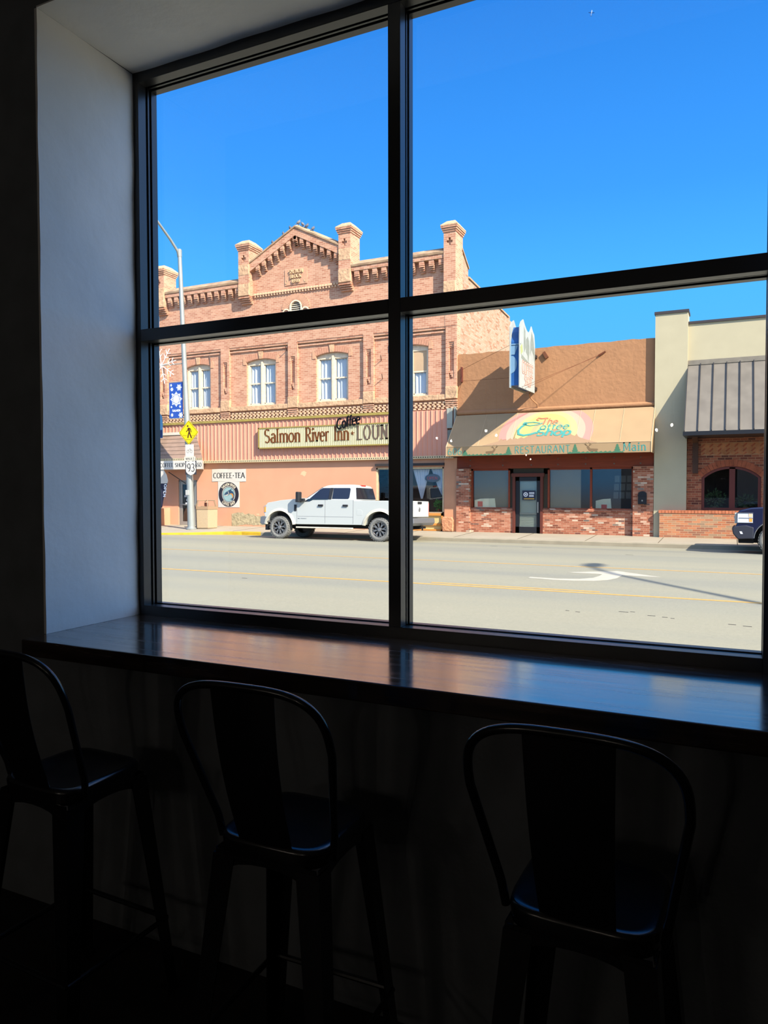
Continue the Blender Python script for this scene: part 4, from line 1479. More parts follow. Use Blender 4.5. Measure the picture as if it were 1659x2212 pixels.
# door
dr = MB()
dr.box(-7.62, -7.52, FY - .04, FY + .14, GZ, 1.92); dr.box(-6.56, -6.46, FY - .04, FY + .14, GZ, 1.92); dr.box(-7.66, -6.42, FY - .06, FY + .14, 1.80, 1.93)
o = dr.build('door_casing', M('brown_door_casing', sr(120, 66, 56, .8), .6), rb)
MB().box(-7.74, -6.3, FY + .08, FY + .2, 1.9, 2.14).box(-7.74, -7.62, FY + .08, FY + .2, GZ, 2.1).box(-6.46, -6.3, FY + .08, FY + .2, .6, 2.1).build('dark_surround', M('olive_dark_panel', sr(84, 78, 66, .7), .7), rb)
d_ = MB()
X0, X1, ZD = -7.52, -6.56, 1.80
for a, b_, c, dd in ((X0, X0 + .15, GZ, ZD), (X1 - .15, X1, GZ, ZD), (X0, X1, ZD - .16, ZD), (X0, X1, GZ, GZ + .24)):
    d_.box(a, b_, FY + .03, FY + .09, c, dd)
o = d_.build('shop_door', m_blackmetal, rb, bevel=.004)
MB().box(X0 + .14, X1 - .14, FY + .055, FY + .063, GZ + .23, ZD - .15).build('door_glass', glass_mat('door_glass_clear', (.8, .84, .84), .06), o)
bl = MB(); z = GZ + .24
while z < .45:
    bl.prism([(FY + .09, z), (FY + .13, z + .02), (FY + .13, z + .028), (FY + .09, z + .008)], X0 + .15, X1 - .15, 'x'); z += .032
bl.build('window_blind', M('grey_blind', sr(214, 222, 222, 1.2), .7), o)
MB().box(X0 + .15, X1 - .15, FY + .135, FY + .14, GZ + .24, ZD - .16).build('frosted_backing', M('frosted_pale_panel', sr(206, 216, 214, 1.2), .6), o)
MB().box(X1 - .11, X1 - .07, FY - .02, FY + .03, .45, .85).build('door_handle', m_alu, o)
sg = MB(); sg.box(-7.26, -6.76, FY + .045, FY + .054, .92, 1.28)
o3 = sg.build('door_sign', M('navy_sign', sr(50, 62, 92, .8), .5), o)
tx = MB(); disc(tx, -7.13, 1.13, .055, .085, FY + .041, FY + .045, 20); disc(tx, -7.13, 1.13, 0, .03, FY + .041, FY + .045, 12)
for z, w_ in ((1.2, .2), (1.16, .2), (1.1, .18), (1.06, .18)):
    tx.box(-7.0, -7.0 + w_, FY + .041, FY + .045, z - .012, z + .012)
tx.build('sign_print', M('sign_white', (.75, .75, .75), .5), o3)
MB().box(-7.2, -6.8, FY + .04, FY + .045, .95, .99).build('sign_stripe', M('sign_gold', sr(230, 190, 90, .8), .5), o3)
rf = MB(); rf.box(RX0, RX1, FY + .3, 35, 6.1, 6.2); rf.box(RX0, RX1, 34.9, 35.0, GZ, 6.2)
rf.build('flat_roof', m_coping, rb)

# mailbox on the right pier
mbx = thing('mailbox', 'black wall mailbox on the right brick pier of the restaurant', 'mailbox', (-2.91, FY - .22, .80))
mb = MB(); mb.prism([(-3.05, .80), (-2.77, .80), (-2.77, 1.16)] + [(-2.91 + .14 * cos(radians(a)), 1.16 + .09 * sin(radians(a))) for a in range(15, 180, 15)] + [(-3.05, 1.16)], FY - .28, FY - .15, 'y')
mb.build('box_body', m_blackmetal, mbx, bevel=.006)
MB().box(-3.06, -2.76, FY - .3, FY - .27, 1.08, 1.12).build('lid_edge', m_blackmetal, mbx)
MB().box(-2.93, -2.89, FY - .29, FY - .28, .9, .95).build('lock', m_alu, mbx)

# utility boxes in the corner above the awning
ub = thing('utility_box', 'pale grey electrical boxes in the corner above the awning', 'electrical box', (-10.05, FY - .25, 3.6))
MB().box(-10.21, -9.98, FY - .22, FY - .13, 3.72, 4.5).build('box_body', M('pale_grey_box', sr(196, 204, 200, K), .5), ub, bevel=.008)
MB().box(-9.93, -9.86, FY - .2, FY - .02, 3.75, 4.55).build('side_box', M('grey_box', sr(176, 184, 182, K), .5), ub)
MB().box(-10.2, -9.98, FY - .16, FY - .13, 3.0, 3.66).build('lower_panel', M('mottled_grey_panel', sr(150, 158, 156, K), .6, var=.15, vscale=10), ub)
MB().tube([(-9.955, FY - .16, 3.3), (-9.955, FY - .16, 4.5)], .02, 8).build('conduit', M('rust_conduit', sr(130, 70, 60, .8), .6), ub)

# ---------------------------------------------------------------- fabric awning with painted sunrise
aw = thing('fabric_awning', 'beige fabric awning painted with a sunrise over the restaurant front', 'awning', (-6.2, FY - .7, 2.57))
AY = 26.2
AT, AM, AB = 4.2, 2.93, 2.57
AX0, AX1 = -9.83, -2.53
m_canvas = M('beige_canvas', sr(196, 170, 136, K), .85, var=.05, vscale=2)
mb = MB()
mb.add([(AX0, FY - .12, AT), (AX1, FY - .12, AT), (AX1, AY, AM), (AX0, AY, AM), (AX0, AY, AB), (AX1, AY, AB),
        (AX0, FY - .12, AT - .03), (AX1, FY - .12, AT - .03), (AX1, AY + .02, AM - .03), (AX0, AY + .02, AM - .03), (AX0, AY + .02, AB), (AX1, AY + .02, AB)],
       [(0, 1, 2, 3), (3, 2, 5, 4), (6, 9, 8, 7), (9, 10, 11, 8), (0, 6, 7, 1), (4, 5, 11, 10), (0, 3, 9, 6), (3, 4, 10, 9), (1, 7, 8, 2), (2, 8, 11, 5)])
mb.build('canopy_cloth', m_canvas, aw)
for x in (AX0, AX1 - .012):
    MB().prism([(FY - .1, AT), (AY + .004, AM), (AY + .004, AB), (FY - .1, AB)], x, x + .012, 'x').build('side_cloth', m_canvas, aw)
mb = MB()
seam = []
for x in (-8.6, -7.4, -5.05, -4.55, -3.55):
    mb.tube([(x, FY - .13, AT - .0), (x, AY - .004, AM + .004)], .006, 6)
mb.tube([(AX0, AY - .004, AM), (AX1, AY - .004, AM)], .006, 6)
mb.tube([(AX1 - .0, FY - .13, AT), (AX1, AY - .005, AM), (AX1, AY - .005, AB)], .012, 6)
mb.tube([(AX0 - .0, FY - .13, AT), (AX0, AY - .005, AM), (AX0, AY - .005, AB)], .012, 6)
mb.build('seam_piping', M('pale_piping', sr(236, 214, 184, K), .8), aw)
SL = sqrt((FY - .12 - AY) ** 2 + (AT - AM) ** 2)
am = plane_map((0, AY - .001, AM), (1, 0, 0), (0, FY - .12 - AY, AT - AM))   # u along X, v up the slope
def decal(mb, pts, d0, d1):
    n_ = len(pts)
    vs = [am(u, v_, d) for d in (d0, d1) for u, v_ in pts]
    mb.add(vs, [list(range(n_)), list(range(2 * n_ - 1, n_ - 1, -1))] + [(i, (i + 1) % n_, n_ + (i + 1) % n_, n_ + i) for i in range(n_)])
ridge = [(-8.55, .0), (-8.2, .1), (-7.8, .2), (-7.69, .36), (-7.58, .24), (-7.45, .3), (-7.38, .22), (-7.22, .36), (-7.1, .27), (-6.95, .36), (-6.85, .3), (-6.68, .4), (-6.55, .33), (-6.1, .6), (-5.85, .5), (-5.7, .66), (-5.55, .58), (-5.1, .78), (-4.75, .62), (-4.62, .72), (-4.45, .55), (-4.36, .62), (-4.25, .42), (-4.1, .36), (-4.02, .48), (-3.9, .3), (-3.6, .2), (-3.2, .06), (-3.0, .0)]
ridge = [(-8.4 + (u + 8.55) * .74, v_) for u, v_ in ridge]
def ridge_v(u):
    for (a, b_), (c, d) in zip(ridge[:-1], ridge[1:]):
        if a <= u <= c:
            return b_ + (d - b_) * (u - a) / (c - a)
    return 0
def sun_band(rx, rv, name, col, lvl, uc=-6.19, vc=.62):
    pts = []
    for i in range(61):
        a = radians(200 - 220 * i / 60)
        u, v_ = uc + rx * cos(a), vc + rv * sin(a)
        v_ = min(v_, SL - .03)
        pts.append((u, max(v_, ridge_v(u) - .04)))
    lo = [(u, max(ridge_v(u) - .05, .01)) for u, v_ in pts[::-1]][::3]
    mb = MB(); decal(mb, pts + lo, .0, .0015 + .0015 * lvl)
    mb.build(name, M(name + '_paint_' + str(lvl), col, .85), aw)
sun_band(1.70, 1.45, 'sunrise_ring', sr(246, 176, 172, .66), 0)
sun_band(1.42, 1.28, 'sunrise_ring', sr(248, 206, 190, .66), 1)
sun_band(1.14, 1.14, 'sunrise_ring', sr(250, 226, 170, .66), 2)
sun_band(.9, .98, 'sunrise_ring', sr(254, 240, 150, .66), 3)
sun_band(.62, .66, 'sunrise_ring', sr(246, 206, 160, .66), 4, -6.1)
sun_band(.45, .48, 'sunrise_ring', sr(252, 234, 160, .66), 5, -6.1)
mb = MB(); decal(mb, ridge, .0, .0115)
mb.build('mountain_ridge', M('ridge_paint', sr(206, 174, 146, .6), .85), aw)
m_teal = M('teal_paint', sr(84, 178, 180, K), .8)
mb = MB(); write(mb, 'The', am, -6.42, 1.0, .34, .60, .12, .1, .004, .06, 0, 0, .15)
mb.v = [tuple(Vector(p) + Vector((0, -.0117, .0117))) for p in mb.v]
mb.ribbon([(-6.52, 1.24), (-6.6, 1.3), (-6.55, 1.38), (-6.42, 1.34), (-6.2, 1.36)], lambda u, v, d: am(u, v, d + .0165), .06, .06, .004)
mb.build('awning_lettering', M('salmon_paint', sr(226, 138, 110, K), .8), aw, label='salmon-red word at the top')
mb = MB()
fm3 = lambda u, v, d: am(u, v, d + .0165)
mb.ribbon([(-6.35, 1.1), (-6.5, 1.02), (-6.8, .98), (-7.0, 1.04), (-6.95, 1.14), (-6.7, 1.16), (-6.45, 1.1)], fm3, .04, .04, .004)
mb.ribbon([(-6.95, 1.08), (-7.1, .95), (-7.2, .75), (-7.15, .55), (-6.95, .47), (-6.7, .52), (-6.5, .6), (-6.45, .55)], fm3, .09, .09, .004)
mb.ribbon(arc(-7.0, 1.1, .05, .05, 0, 360, 10), fm3, .07, .07, .004)
write(mb, 'offee', fm3, -6.42, .74, .33, 1.05, .11, .1, .004, .06, 0, 0, .12)
write(mb, 'Shop', fm3, -6.52, .42, .36, 1.25, .17, .15, .004, .04, 0, 0, .2)
mb.build('awning_lettering', m_teal, aw)
vm = flat(AY - .001)
mb = MB()
write(mb, 'RESTAURANT', vm, -7.19, 2.62, .26, 1.98, .10, .07, .004, .14)
write(mb, '606', vm, -9.76, 2.62, .24, .55, .10, .08, .004, .14)
write(mb, 'Main', vm, -3.43, 2.63, .28, .74, .12, .09, .004, .14, .1)
mb.build('valance_lettering', m_teal, aw)
mb = MB()
def tree(xc, h):
    pts = [(xc - .03, 2.58)]
    for q in range(4):
        pts += [(xc - .14 * (1 - q / 4.5), 2.6 + h * q / 4.4), (xc - .07 * (1 - q / 4.5), 2.6 + h * (q + .8) / 4.4)]
    pts += [(xc, 2.58 + h)] + [(2 * xc - a, b_) for a, b_ in pts[::-1]]
    mb.prism(pts, AY - .004, AY, 'y')
for x, h in ((-9.08, .2), (-7.42, .3), (-5.04, .33), (-3.62, .30)):
    tree(x, h)
grass = [(-9.0, 2.575)] + [(-9.0 + i * .05, 2.6 + .02 * (i % 3)) for i in range(32)] + [(-7.45, 2.575)]
mb.prism(grass, AY - .003, AY, 'y')
grass = [(-5.3, 2.575)] + [(-5.3 + i * .05, 2.605 + .02 * (i % 3)) for i in range(38)] + [(-3.4, 2.575)]
mb.prism(grass, AY - .003, AY, 'y')
mb.build('painted_trees', M('pine_green_paint', sr(86, 146, 120, K), .85), aw)
mb = MB()
for s_, xc in ((1, -8.12), (-1, -4.42)):
    body = [(-.15, .06), (.1, .08), (.14, .14), (.2, .15), (.22, .12), (.15, .02), (.12, 0), (.1, -.02), (-.12, -.02), (-.16, .02)]
    mb.prism([(xc + s_ * a, 2.66 + b_) for a, b_ in body][::s_], AY - .004, AY, 'y')
    for q in ([(.16, .14), (.1, .24), (.16, .3)], [(.18, .15), (.26, .22), (.24, .3)], [(.13, .19), (.05, .22)], [(.23, .19), (.3, .24)]):
        mb.ribbon([(xc + s_ * a, 2.66 + b_) for a, b_ in q], vm, .02, .02, .004)
mb.build('painted_elk', M('elk_paint', sr(150, 126, 100, K), .85), aw)
fr = MB()
for x in (AX0 + .03, (AX0 + AX1) / 2, AX1 - .03):
    fr.tube([(x, AY + .03, AB + .02), (x, FY - .04, AB + .02)], .015, 6); fr.tube([(x, AY + .03, AB + .02), (x, AY + .03, AM - .04), (x, FY - .05, AT - .05)], .015, 6)
fr.tube([(AX0 + .02, AY + .03, AB + .02), (AX1 - .02, AY + .03, AB + .02)], .015, 6)
fr.build('awning_frame', M('awning_frame_steel', (.05, .05, .05), .5, .5), aw)

# ---------------------------------------------------------------- projecting blade sign
bs = thing('blade_sign', 'tall weathered blue and white coffee shop sign projecting from the brown wall', 'sign', (-6.85, 26, 4.82))
m_face = M('weathered_pale_blue_face', sr(222, 236, 244, .55), .6, var=.08, vscale=4)
m_blue = M('faded_blue_sheet', sr(52, 112, 196, .75), .45, var=.15, vscale=3)
m_blue2 = M('pale_blue_sunlit_sheet', sr(140, 186, 232, .75), .45, var=.08, vscale=3)
fp = [(24.88, 4.82), (27.0, 4.85), (27.02, 6.60), (26.92, 6.95), (26.7, 7.05), (26.5, 7.19), (26.32, 7.0), (26.1, 6.88), (25.85, 6.92), (25.6, 7.04), (25.35, 7.21), (25.05, 7.08), (24.9, 6.9), (24.88, 6.6)]
for x, nm_ in ((-6.70, 'sign_face'), (-7.03, 'sign_face')):
    MB().prism(fp, x, x + .03, 'x').build(nm_, m_face, bs)
mb = MB()
inset = [(24.98, 4.9), (26.95, 4.93), (26.95, 6.5), (26.8, 6.85), (26.3, 6.85), (25.9, 6.75), (25.3, 6.95), (25.12, 6.75), (24.98, 6.4)]
mb.prism(inset, -7.0, -6.70, 'x')
mb.build('sign_core', m_blue, bs)
mb = MB()
mb.box(-7.03, -6.67, 24.95, 25.0, 6.28, 6.32)
mb.prism([(-6.99, 5.95), (-6.99, 6.26), (-6.75, 6.26), (-6.87, 5.95)], 24.965, 24.985, 'y')  # painted sunlight beside the panel's shadow; the half ellipse below likewise
el = [(-6.99, 5.3), (-6.99, 5.9)] + [(-6.99 + .2 * sin(radians(a)), 5.62 + .3 * cos(radians(a))) for a in range(10, 171, 16)]
mb.prism(el, 24.965, 24.985, 'y')
mb.box(-7.035, -6.99, 24.90, 25.0, 4.85, 6.3)
mb.build('edge_panels_and_sunlit_shapes', m_blue2, bs)
# painted mountains, letters with red outline and white fill on the right-hand face
fx = plane_map((-6.669, 0, 0), (0, 1, 0), (0, 0, 1))
def facepoly(mb, pts, d):
    mb.prism(pts, -6.67, -6.67 + d, 'x')
mb = MB()
facepoly(mb, [(25.45, 6.98), (25.62, 6.85), (25.7, 6.3), (25.5, 6.1), (25.4, 6.3)], .003)
facepoly(mb, [(25.75, 6.6), (25.95, 6.72), (26.15, 6.6), (26.2, 6.2), (26.05, 5.85), (25.95, 6.05), (25.7, 6.15)], .003)
facepoly(mb, [(26.35, 6.6), (26.5, 7.0), (26.75, 6.8), (26.95, 6.3), (26.95, 5.9), (26.8, 6.2), (26.5, 6.35), (26.3, 6.1)], .003)
facepoly(mb, [(25.1, 5.98), (26.2, 5.82), (26.2, 5.62), (25.1, 5.85)], .003)
mb.build('painted_mountains', M('grey_green_paint', sr(168, 182, 180, .6), .7, var=.15, vscale=6), bs)
mb = MB()
facepoly(mb, [(24.95, 6.2), (25.2, 6.35), (25.3, 6.1), (25.05, 5.95)], .004)
mb.build('painted_meadow', M('yellow_green_paint', sr(206, 222, 160, .6), .7), bs)
for o_, col, wv, off in ((0, sr(214, 110, 84, .75), .27, .0), (1, sr(248, 246, 242, .6), .13, .004)):
    mb = MB()
    for s_, y0, zb, h, wd in (('COFFEE', 25.22, 5.36, .42, 1.52), ('SHOP', 25.55, 4.98, .34, 1.0)):
        write(mb, s_, lambda u, v, d: (-6.669 + off + d, u, v), y0, zb, h, wd, wv, wv * .7, .004, .12, 0)
    mb.build('sign_lettering', M('faded_red_lettering' if o_ == 0 else 'white_letter_fill', col, .7), bs)
mb = MB()
mb.tube([(-6.85, 26.95, 4.85), (-6.86, 27.1, 4.72), (-6.8, 27.28, 4.62), (-6.68, 27.4, 4.5), (-6.66, 27.44, 4.4), (-6.7, 27.44, 4.32), (-7.0, 27.43, 4.29), (-7.3, 27.44, 4.28)], .025, 8)
mb.build('conduit', m_brown, bs, smooth=True)
MB().box(-7.0, -6.7, 26.95, FY, 5.0, 5.12).box(-7.0, -6.7, 26.95, FY, 6.2, 6.3).build('wall_arm', m_blackmetal, bs)
m_wire = M('rusty_guy_wire', sr(120, 70, 45, .8), .6)
for a, b_ in (((-6.7, 25.2, 6.5), (-9.65, FY - .01, 6.0)), ((-6.7, 25.2, 5.2), (-9.65, FY - .01, 5.55)), ((-6.68, 25.6, 4.86), (-4.36, FY - .02, 6.2)), ((-6.68, 25.2, 4.86), (-4.4, FY - .02, 6.15))):
    MB().tube([a, b_], .006, 5).build('guy_wire', m_wire, bs)
ac = thing('wall_bracket', 'small metal anchor bracket high on the brown wall right of the sign', 'bracket', (-4.36, FY - .06, 6.15), 'wall brackets')
MB().prism([(-4.45, 6.1), (-4.22, 6.24), (-4.25, 6.28), (-4.48, 6.16)], FY - .05, FY, 'y').build('anchor_plate', m_wire, ac)
ac = thing('wall_bracket', 'tilted brown bracket plate just right of the blade sign top', 'bracket', (-6.35, FY - .06, 6.15), 'wall brackets')
MB().prism([(-6.5, 6.38), (-6.4, 6.44), (-6.27, 6.22), (-6.37, 6.15)], FY - .09, FY, 'y').build('anchor_plate', M('brown_bracket', sr(130, 84, 62, .8), .7), ac)
ac = thing('wall_bracket', 'upright brown bracket on the brown wall beside the brick building', 'bracket', (-9.65, FY - .06, 5.55), 'wall brackets')
MB().box(-9.68, -9.62, FY - .12, FY, 5.5, 6.08).build('anchor_plate', M('red_brown_bracket', sr(120, 66, 56, .8), .7), ac)

# ================================================================ CREAM BUILDING
cb = thing('cream_building', 'cream stucco building with brick base and arched windows at far right', 'building', (2, FY, GZ))
m_creamw = M('cream_stucco', sr(218, 214, 190, K), .85, var=.03, vscale=2, bump=.15, bscale=20)
m_capm = M('dark_cap_metal', sr(96, 90, 96, .7), .5, .4)
CX0, CX1 = -2.54, 7.0
MB().box(CX0, -1.49, FY - .17, FY + .6, GZ - .2, 7.36).build('tower_pilaster', m_creamw, cb)
MB().box(CX0 - .03, -1.46, FY - .21, FY + .63, 7.36, 7.45).build('tower_cap', m_capm, cb)
mb = MB(); mb.box(-1.49, CX1, FY, FY + .3, 3.3, 6.97); mb.box(CX1 - .3, CX1, FY, 36, GZ, 6.97); mb.box(CX0, CX0 + .2, FY + .6, 36, GZ, 6.9); mb.box(CX0, CX1, 35.8, 36, GZ, 6.9)
mb.box(CX0, CX1, FY + .3, 36, 6.5, 6.6)
mb.build('stucco_wall', m_creamw, cb)
MB().box(-1.49, CX1, FY - .05, FY + .35, 6.97, 7.05).build('wall_cap', m_capm, cb)
m_redbrick = brick_mat('red_brown_brick', [(0, sr(110, 66, 56, .9)), (.3, sr(150, 84, 66, .9)), (.7, sr(172, 100, 76, .9)), (1, sr(190, 120, 92, .9))], sr(200, 160, 130, .8), .23, .08, .007)
m_newbrick = brick_mat('orange_red_wall_brick', [(0, sr(170, 122, 104, K)), (.35, sr(206, 132, 102, K)), (.7, sr(228, 156, 116, K)), (.85, sr(196, 166, 138, K)), (1, sr(176, 150, 130, K))], sr(222, 200, 172, K), .26, .072, .006)
mb = MB()
AW0, AW1, AZ0, AZS, AZT = -1.02, .80, .62, 1.72, 2.10
AW2, AW3 = 2.2, 4.02
grid_wall(mb, -1.49, CX1, GZ - .2, 3.3, FY, FY + .3, [(AW0, AW1, AZ0, AZT), (AW2, AW3, AZ0, AZT)])
for a, b_ in ((AW0, AW1), (AW2, AW3)):
    mb.prism(arch_pts(a, b_, AZS, AZT) + [(b_, AZT), (a, AZT)], FY, FY + .3, 'y')
mb.build('brick_wall', m_redbrick, cb)
m_soldier = M('soldier_brick', sr(184, 104, 76, .9), .85, var=.25, vscale=5)
va = MB()
for a, b_ in ((AW0, AW1), (AW2, AW3)):
    P = arch_pts(a, b_, AZS, AZT, 17)
    c_, h_ = (b_ - a) / 2, AZT - AZS
    R = (c_ * c_ + h_ * h_) / (2 * h_); xc, cz = (a + b_) / 2, AZT - R
    for i in range(17):
        p, q = P[i], P[i + 1]
        def op(s, d):
            l = sqrt((s[0] - xc) ** 2 + (s[1] - cz) ** 2)
            return (xc + (s[0] - xc) * (l + d) / l, cz + (s[1] - cz) * (l + d) / l)
        p2 = (p[0] + (q[0] - p[0]) * .1, p[1] + (q[1] - p[1]) * .1)
        va.prism([p2, q, op(q, .22), op(p2, .22)], FY - .012, FY, 'y')
va.build('soldier_arch', m_soldier, cb)
hb = MB()
hb.box(-1.05, CX1, FY - .003, FY, 2.47, 2.90)
o = hb.build('herringbone_panel', M('herringbone_mortar', sr(206, 160, 124, .8), .9), cb)
hb = [MB(), MB()]
n_ = 0
for i in range(0, 60):
    cx_ = -.98 + i * .128
    if cx_ > CX1 - .1:
        break
    s_ = 1 if i % 2 == 0 else -1
    for j in range(-1, 6):
        cz_ = 2.50 + j * .075
        a = radians(42) * s_
        l, w_ = .082, .026
        pts = []
        for dx, dz in ((-l, -w_), (l, -w_), (l, w_), (-l, w_)):
            pts.append((cx_ + dx * cos(a) - dz * sin(a), min(max(cz_ + dx * sin(a) + dz * cos(a), 2.48), 2.89)))
        if max(q[1] for q in pts) - min(q[1] for q in pts) > .06:
            hb[(i * 7 + j * 5 + i * j) % 2].prism(pts, FY - .007 - .0004 * ((i + j) % 3), FY - .002, 'y')
hb[0].build('herringbone_bricks', m_soldier, o); hb[1].build('herringbone_bricks', M('pale_soldier_brick', sr(204, 140, 100, .9), .85, var=.2, vscale=5), o)
for a, b_, lb in ((AW0, AW1, 0), (AW2, AW3, 1)):
    fr = MB()
    y = FY + .1
    P0 = [(b_, AZ0)] + arch_pts(a, b_, AZS, AZT)[::-1] + [(a, AZ0)]
    e_ = .09
    P1 = [(b_ - e_, AZ0)] + arch_pts(a + e_, b_ - e_, AZS - .02, AZT - e_)[::-1] + [(a + e_, AZ0)]
    fr.loft([[(p[0], y - .05, p[1]), (q[0], y - .05, q[1]), (q[0], y + .06, q[1]), (p[0], y + .06, p[1])] for p, q in zip(P0, P1)])
    xm = (a + b_) / 2 + .04
    fr.box(xm - .09, xm + .09, y - .05, y + .06, AZ0, AZT - .04)
    fr.box(a, b_, y - .06, y + .06, AZ0, AZ0 + .07)
    o = fr.build('arched_window', M('red_brown_frame', sr(128, 66, 58, .8), .5) if lb == 0 else bpy.data.materials['red_brown_frame'], cb)
    MB().prism([(b_ - .05, AZ0 + .05)] + arch_pts(a + .05, b_ - .05, AZS, AZT - .05)[::-1] + [(a + .05, AZ0 + .05)], y, y + .008, 'y').build('pane', m_shopglass, o)
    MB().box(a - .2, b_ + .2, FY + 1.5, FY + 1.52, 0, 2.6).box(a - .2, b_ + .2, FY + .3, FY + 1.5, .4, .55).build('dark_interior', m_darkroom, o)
# brace post under the metal awning
MB().prism([(FY - .02, 1.86), (FY - .16, 1.86), (FY - .16, 2.9), (FY - .9, 3.1), (FY - .9, 3.2), (FY - .02, 3.2)], -1.30, -1.13, 'x').build('timber_brace', M('dark_brown_timber', sr(92, 66, 54, .8), .7, var=.15, vscale=6), cb)
# ledge wall
lwl = thing('planter_wall', 'low orange-red brick wall in front of the cream building', 'wall', (0, 27.2, GZ))
MB().box(-2.335, 3.6, 27.18, 27.325, GZ - .1, .5).build('wall_body', m_newbrick, lwl)
mb = MB(); x = -2.36
while x < 3.6:
    mb.box(x, x + .095, 27.16, 27.325, .5, .6); x += .105
mb.build('brick_cap', M('orange_cap_brick', sr(222, 140, 106, K), .85, var=.15, vscale=7), lwl)
# plants in the arched window
for x, h, sd, lb in ((-.62, .62, 4, 'hanging fern behind the left pane of the arched window'), (.35, .42, 8, 'bushy plant behind the right pane of the arched window')):
    pt = thing('potted_fern', lb, 'plant', (x, FY + .5, .56), 'plants in the arched window')
    MB().lathe([(.07, 0), (.11, .16), (.1, .17), (.001, .16)], (x, FY + .5, .56), 'z', 12).build('pot', M('beige_pot_%d' % sd, sr(176, 160, 140, .7), .7), pt)
    mb = MB(); leaves(mb, (x, FY + .48, .72 + h * .4), (.32, .14, h * .55), 170, .12, sd)
    mb.tube([(x, FY + .5, .6), (x, FY + .49, .8)], .02, 6)
    mb.build('foliage', M('dark_leaves_%d' % sd, sr(96, 136, 92, .8), .6, var=.3, vscale=10), pt)
# standing-seam metal awning
ma = thing('metal_awning', 'grey standing seam metal awning over the arched windows', 'awning', (2, FY - .6, 3.15))
MY = 25.86
mb = MB()
m_zinc = M('patinated_grey_metal', sr(146, 142, 136, K), .5, .15, var=.14, vscale=2.2)
mb.add([(-1.5, FY - .02, 5.58), (CX1 - .5, FY - .02, 5.58), (CX1 - .5, MY, 3.19), (-1.5, MY, 3.19), (-1.5, FY - .02, 5.54), (CX1 - .5, FY - .02, 5.54), (CX1 - .5, MY + .02, 3.14), (-1.5, MY + .02, 3.14)],
       [(0, 1, 2, 3), (4, 7, 6, 5), (0, 4, 5, 1), (3, 2, 6, 7), (0, 3, 7, 4), (1, 5, 6, 2)])
for x in (-1.5, CX1 - .52):
    mb.prism([(FY, 5.55), (MY + .01, 3.18), (FY, 3.18)], x, x + .02, 'x')
mb.build('metal_sheet', m_zinc, ma)
mb = MB(); mb.box(-1.5, CX1 - .5, FY - .06, FY, 5.56, 5.72); mb.build('head_flashing', M('grey_flashing', sr(166, 160, 150, K), .5, .3, var=.15, vscale=4), ma)
mb = MB(); mb.box(-1.53, CX1 - .48, MY - .04, FY, 3.06, 3.185); mb.build('dark_fascia', m_blackmetal, ma)
sm = MB()
x = -1.5
while x < CX1 - .5:
    d = 1 / SL
    sm.prism([(FY - .03, 5.58), (MY - .002, 3.19), (MY - .03, 3.22), (FY - .05, 5.62)], x, x + .022, 'x')
    x += .405
sm.build('standing_seams', M('dark_seam', (.035, .032, .032), .6), ma)

# ================================================================ PARKED VEHICLES
m_tyre = M('dusty_tyre_rubber', (.15, .145, .13), .9, var=.2, vscale=20)
m_tread = m_tyre
m_rim = M('dark_machined_rim', (.06, .055, .055), .3, .8)
m_spoke = M('polished_spoke', (.24, .23, .22), .35, .6)
m_chassis = M('black_underbody', (.012, .011, .011), .9)

def wheel(parent, s, y0, y1, zc, R, side, rim=.62):
    """wheel from y0 (outer) to y1 (inner); side -1 = outer face towards -Y"""
    mb = MB()
    sgn = 1 if y1 > y0 else -1
    w_ = abs(y1 - y0)
    pr = [(rim * R, .03), (R * .80, .0), (R * .93, .012), (R * .985, .04), (R, .08), (R, w_ - .08), (R * .985, w_ - .04), (R * .92, w_), (rim * R, w_ - .02)]
    mb.lathe([(r_, sgn * h) for r_, h in pr], (s, y0, zc), 'y', 40, 0, False)
    n = 30
    for i in range(n):
        a = 2 * pi * i / n
        for k, (ha, hb) in enumerate(((.012, w_ * .35), (w_ * .38, w_ * .62), (w_ * .65, w_ - .012))):
            aa = a + (pi / n if k == 1 else 0)
            da = 2 * pi / n * .32
            q = [(R * .99, aa - da), (R * 1.018, aa - da * .9), (R * 1.018, aa + da * .9), (R * .99, aa + da)]
            mb.prism([(s + r_ * cos(t_), zc + r_ * sin(t_)) for r_, t_ in q], y0 + sgn * ha, y0 + sgn * hb, 'y')
    o = mb.build('wheel', m_tyre, parent, smooth=True, ang=30)
    ORG[o] = ORG[parent]
    rm = MB()
    rm.lathe([(rim * R, sgn * .02), (rim * R, sgn * .04), (rim * R * .9, sgn * .06), (rim * R * .86, sgn * .13), (.001, sgn * .15)], (s, y0, zc), 'y', 32, 0, False)
    rm.build('rim', m_rim, o, smooth=True, ang=30)
    sp = MB()
    sp.lathe([(.001, sgn * .02), (.06, sgn * .022), (.075, sgn * .05), (.08, sgn * .13)], (s, y0, zc), 'y', 16)
    for i in range(8):
        a = 2 * pi * i / 8 + .2
        for da in (-.10, .10):
            c0, c1 = .07, rim * R * .93
            p0 = (s + c0 * cos(a), zc + c0 * sin(a)); p1 = (s + c1 * cos(a + da), zc + c1 * sin(a + da))
            dx, dz = -sin(a) * .013, cos(a) * .013
            sp.prism([(p0[0] - dx, p0[1] - dz), (p0[0] + dx, p0[1] + dz), (p1[0] + dx, p1[1] + dz), (p1[0] - dx, p1[1] - dz)], y0 + sgn * .035, y0 + sgn * .07, 'y')
    for i in range(16):
        a = 2 * pi * i / 16
        sp.lathe([(.001, sgn * .012), (.014, sgn * .012), (.014, sgn * .03)], (s + rim * R * .96 * cos(a), y0, zc + rim * R * .96 * sin(a)), 'y', 6)
    sp.build('spokes', m_spoke, o)
    return o

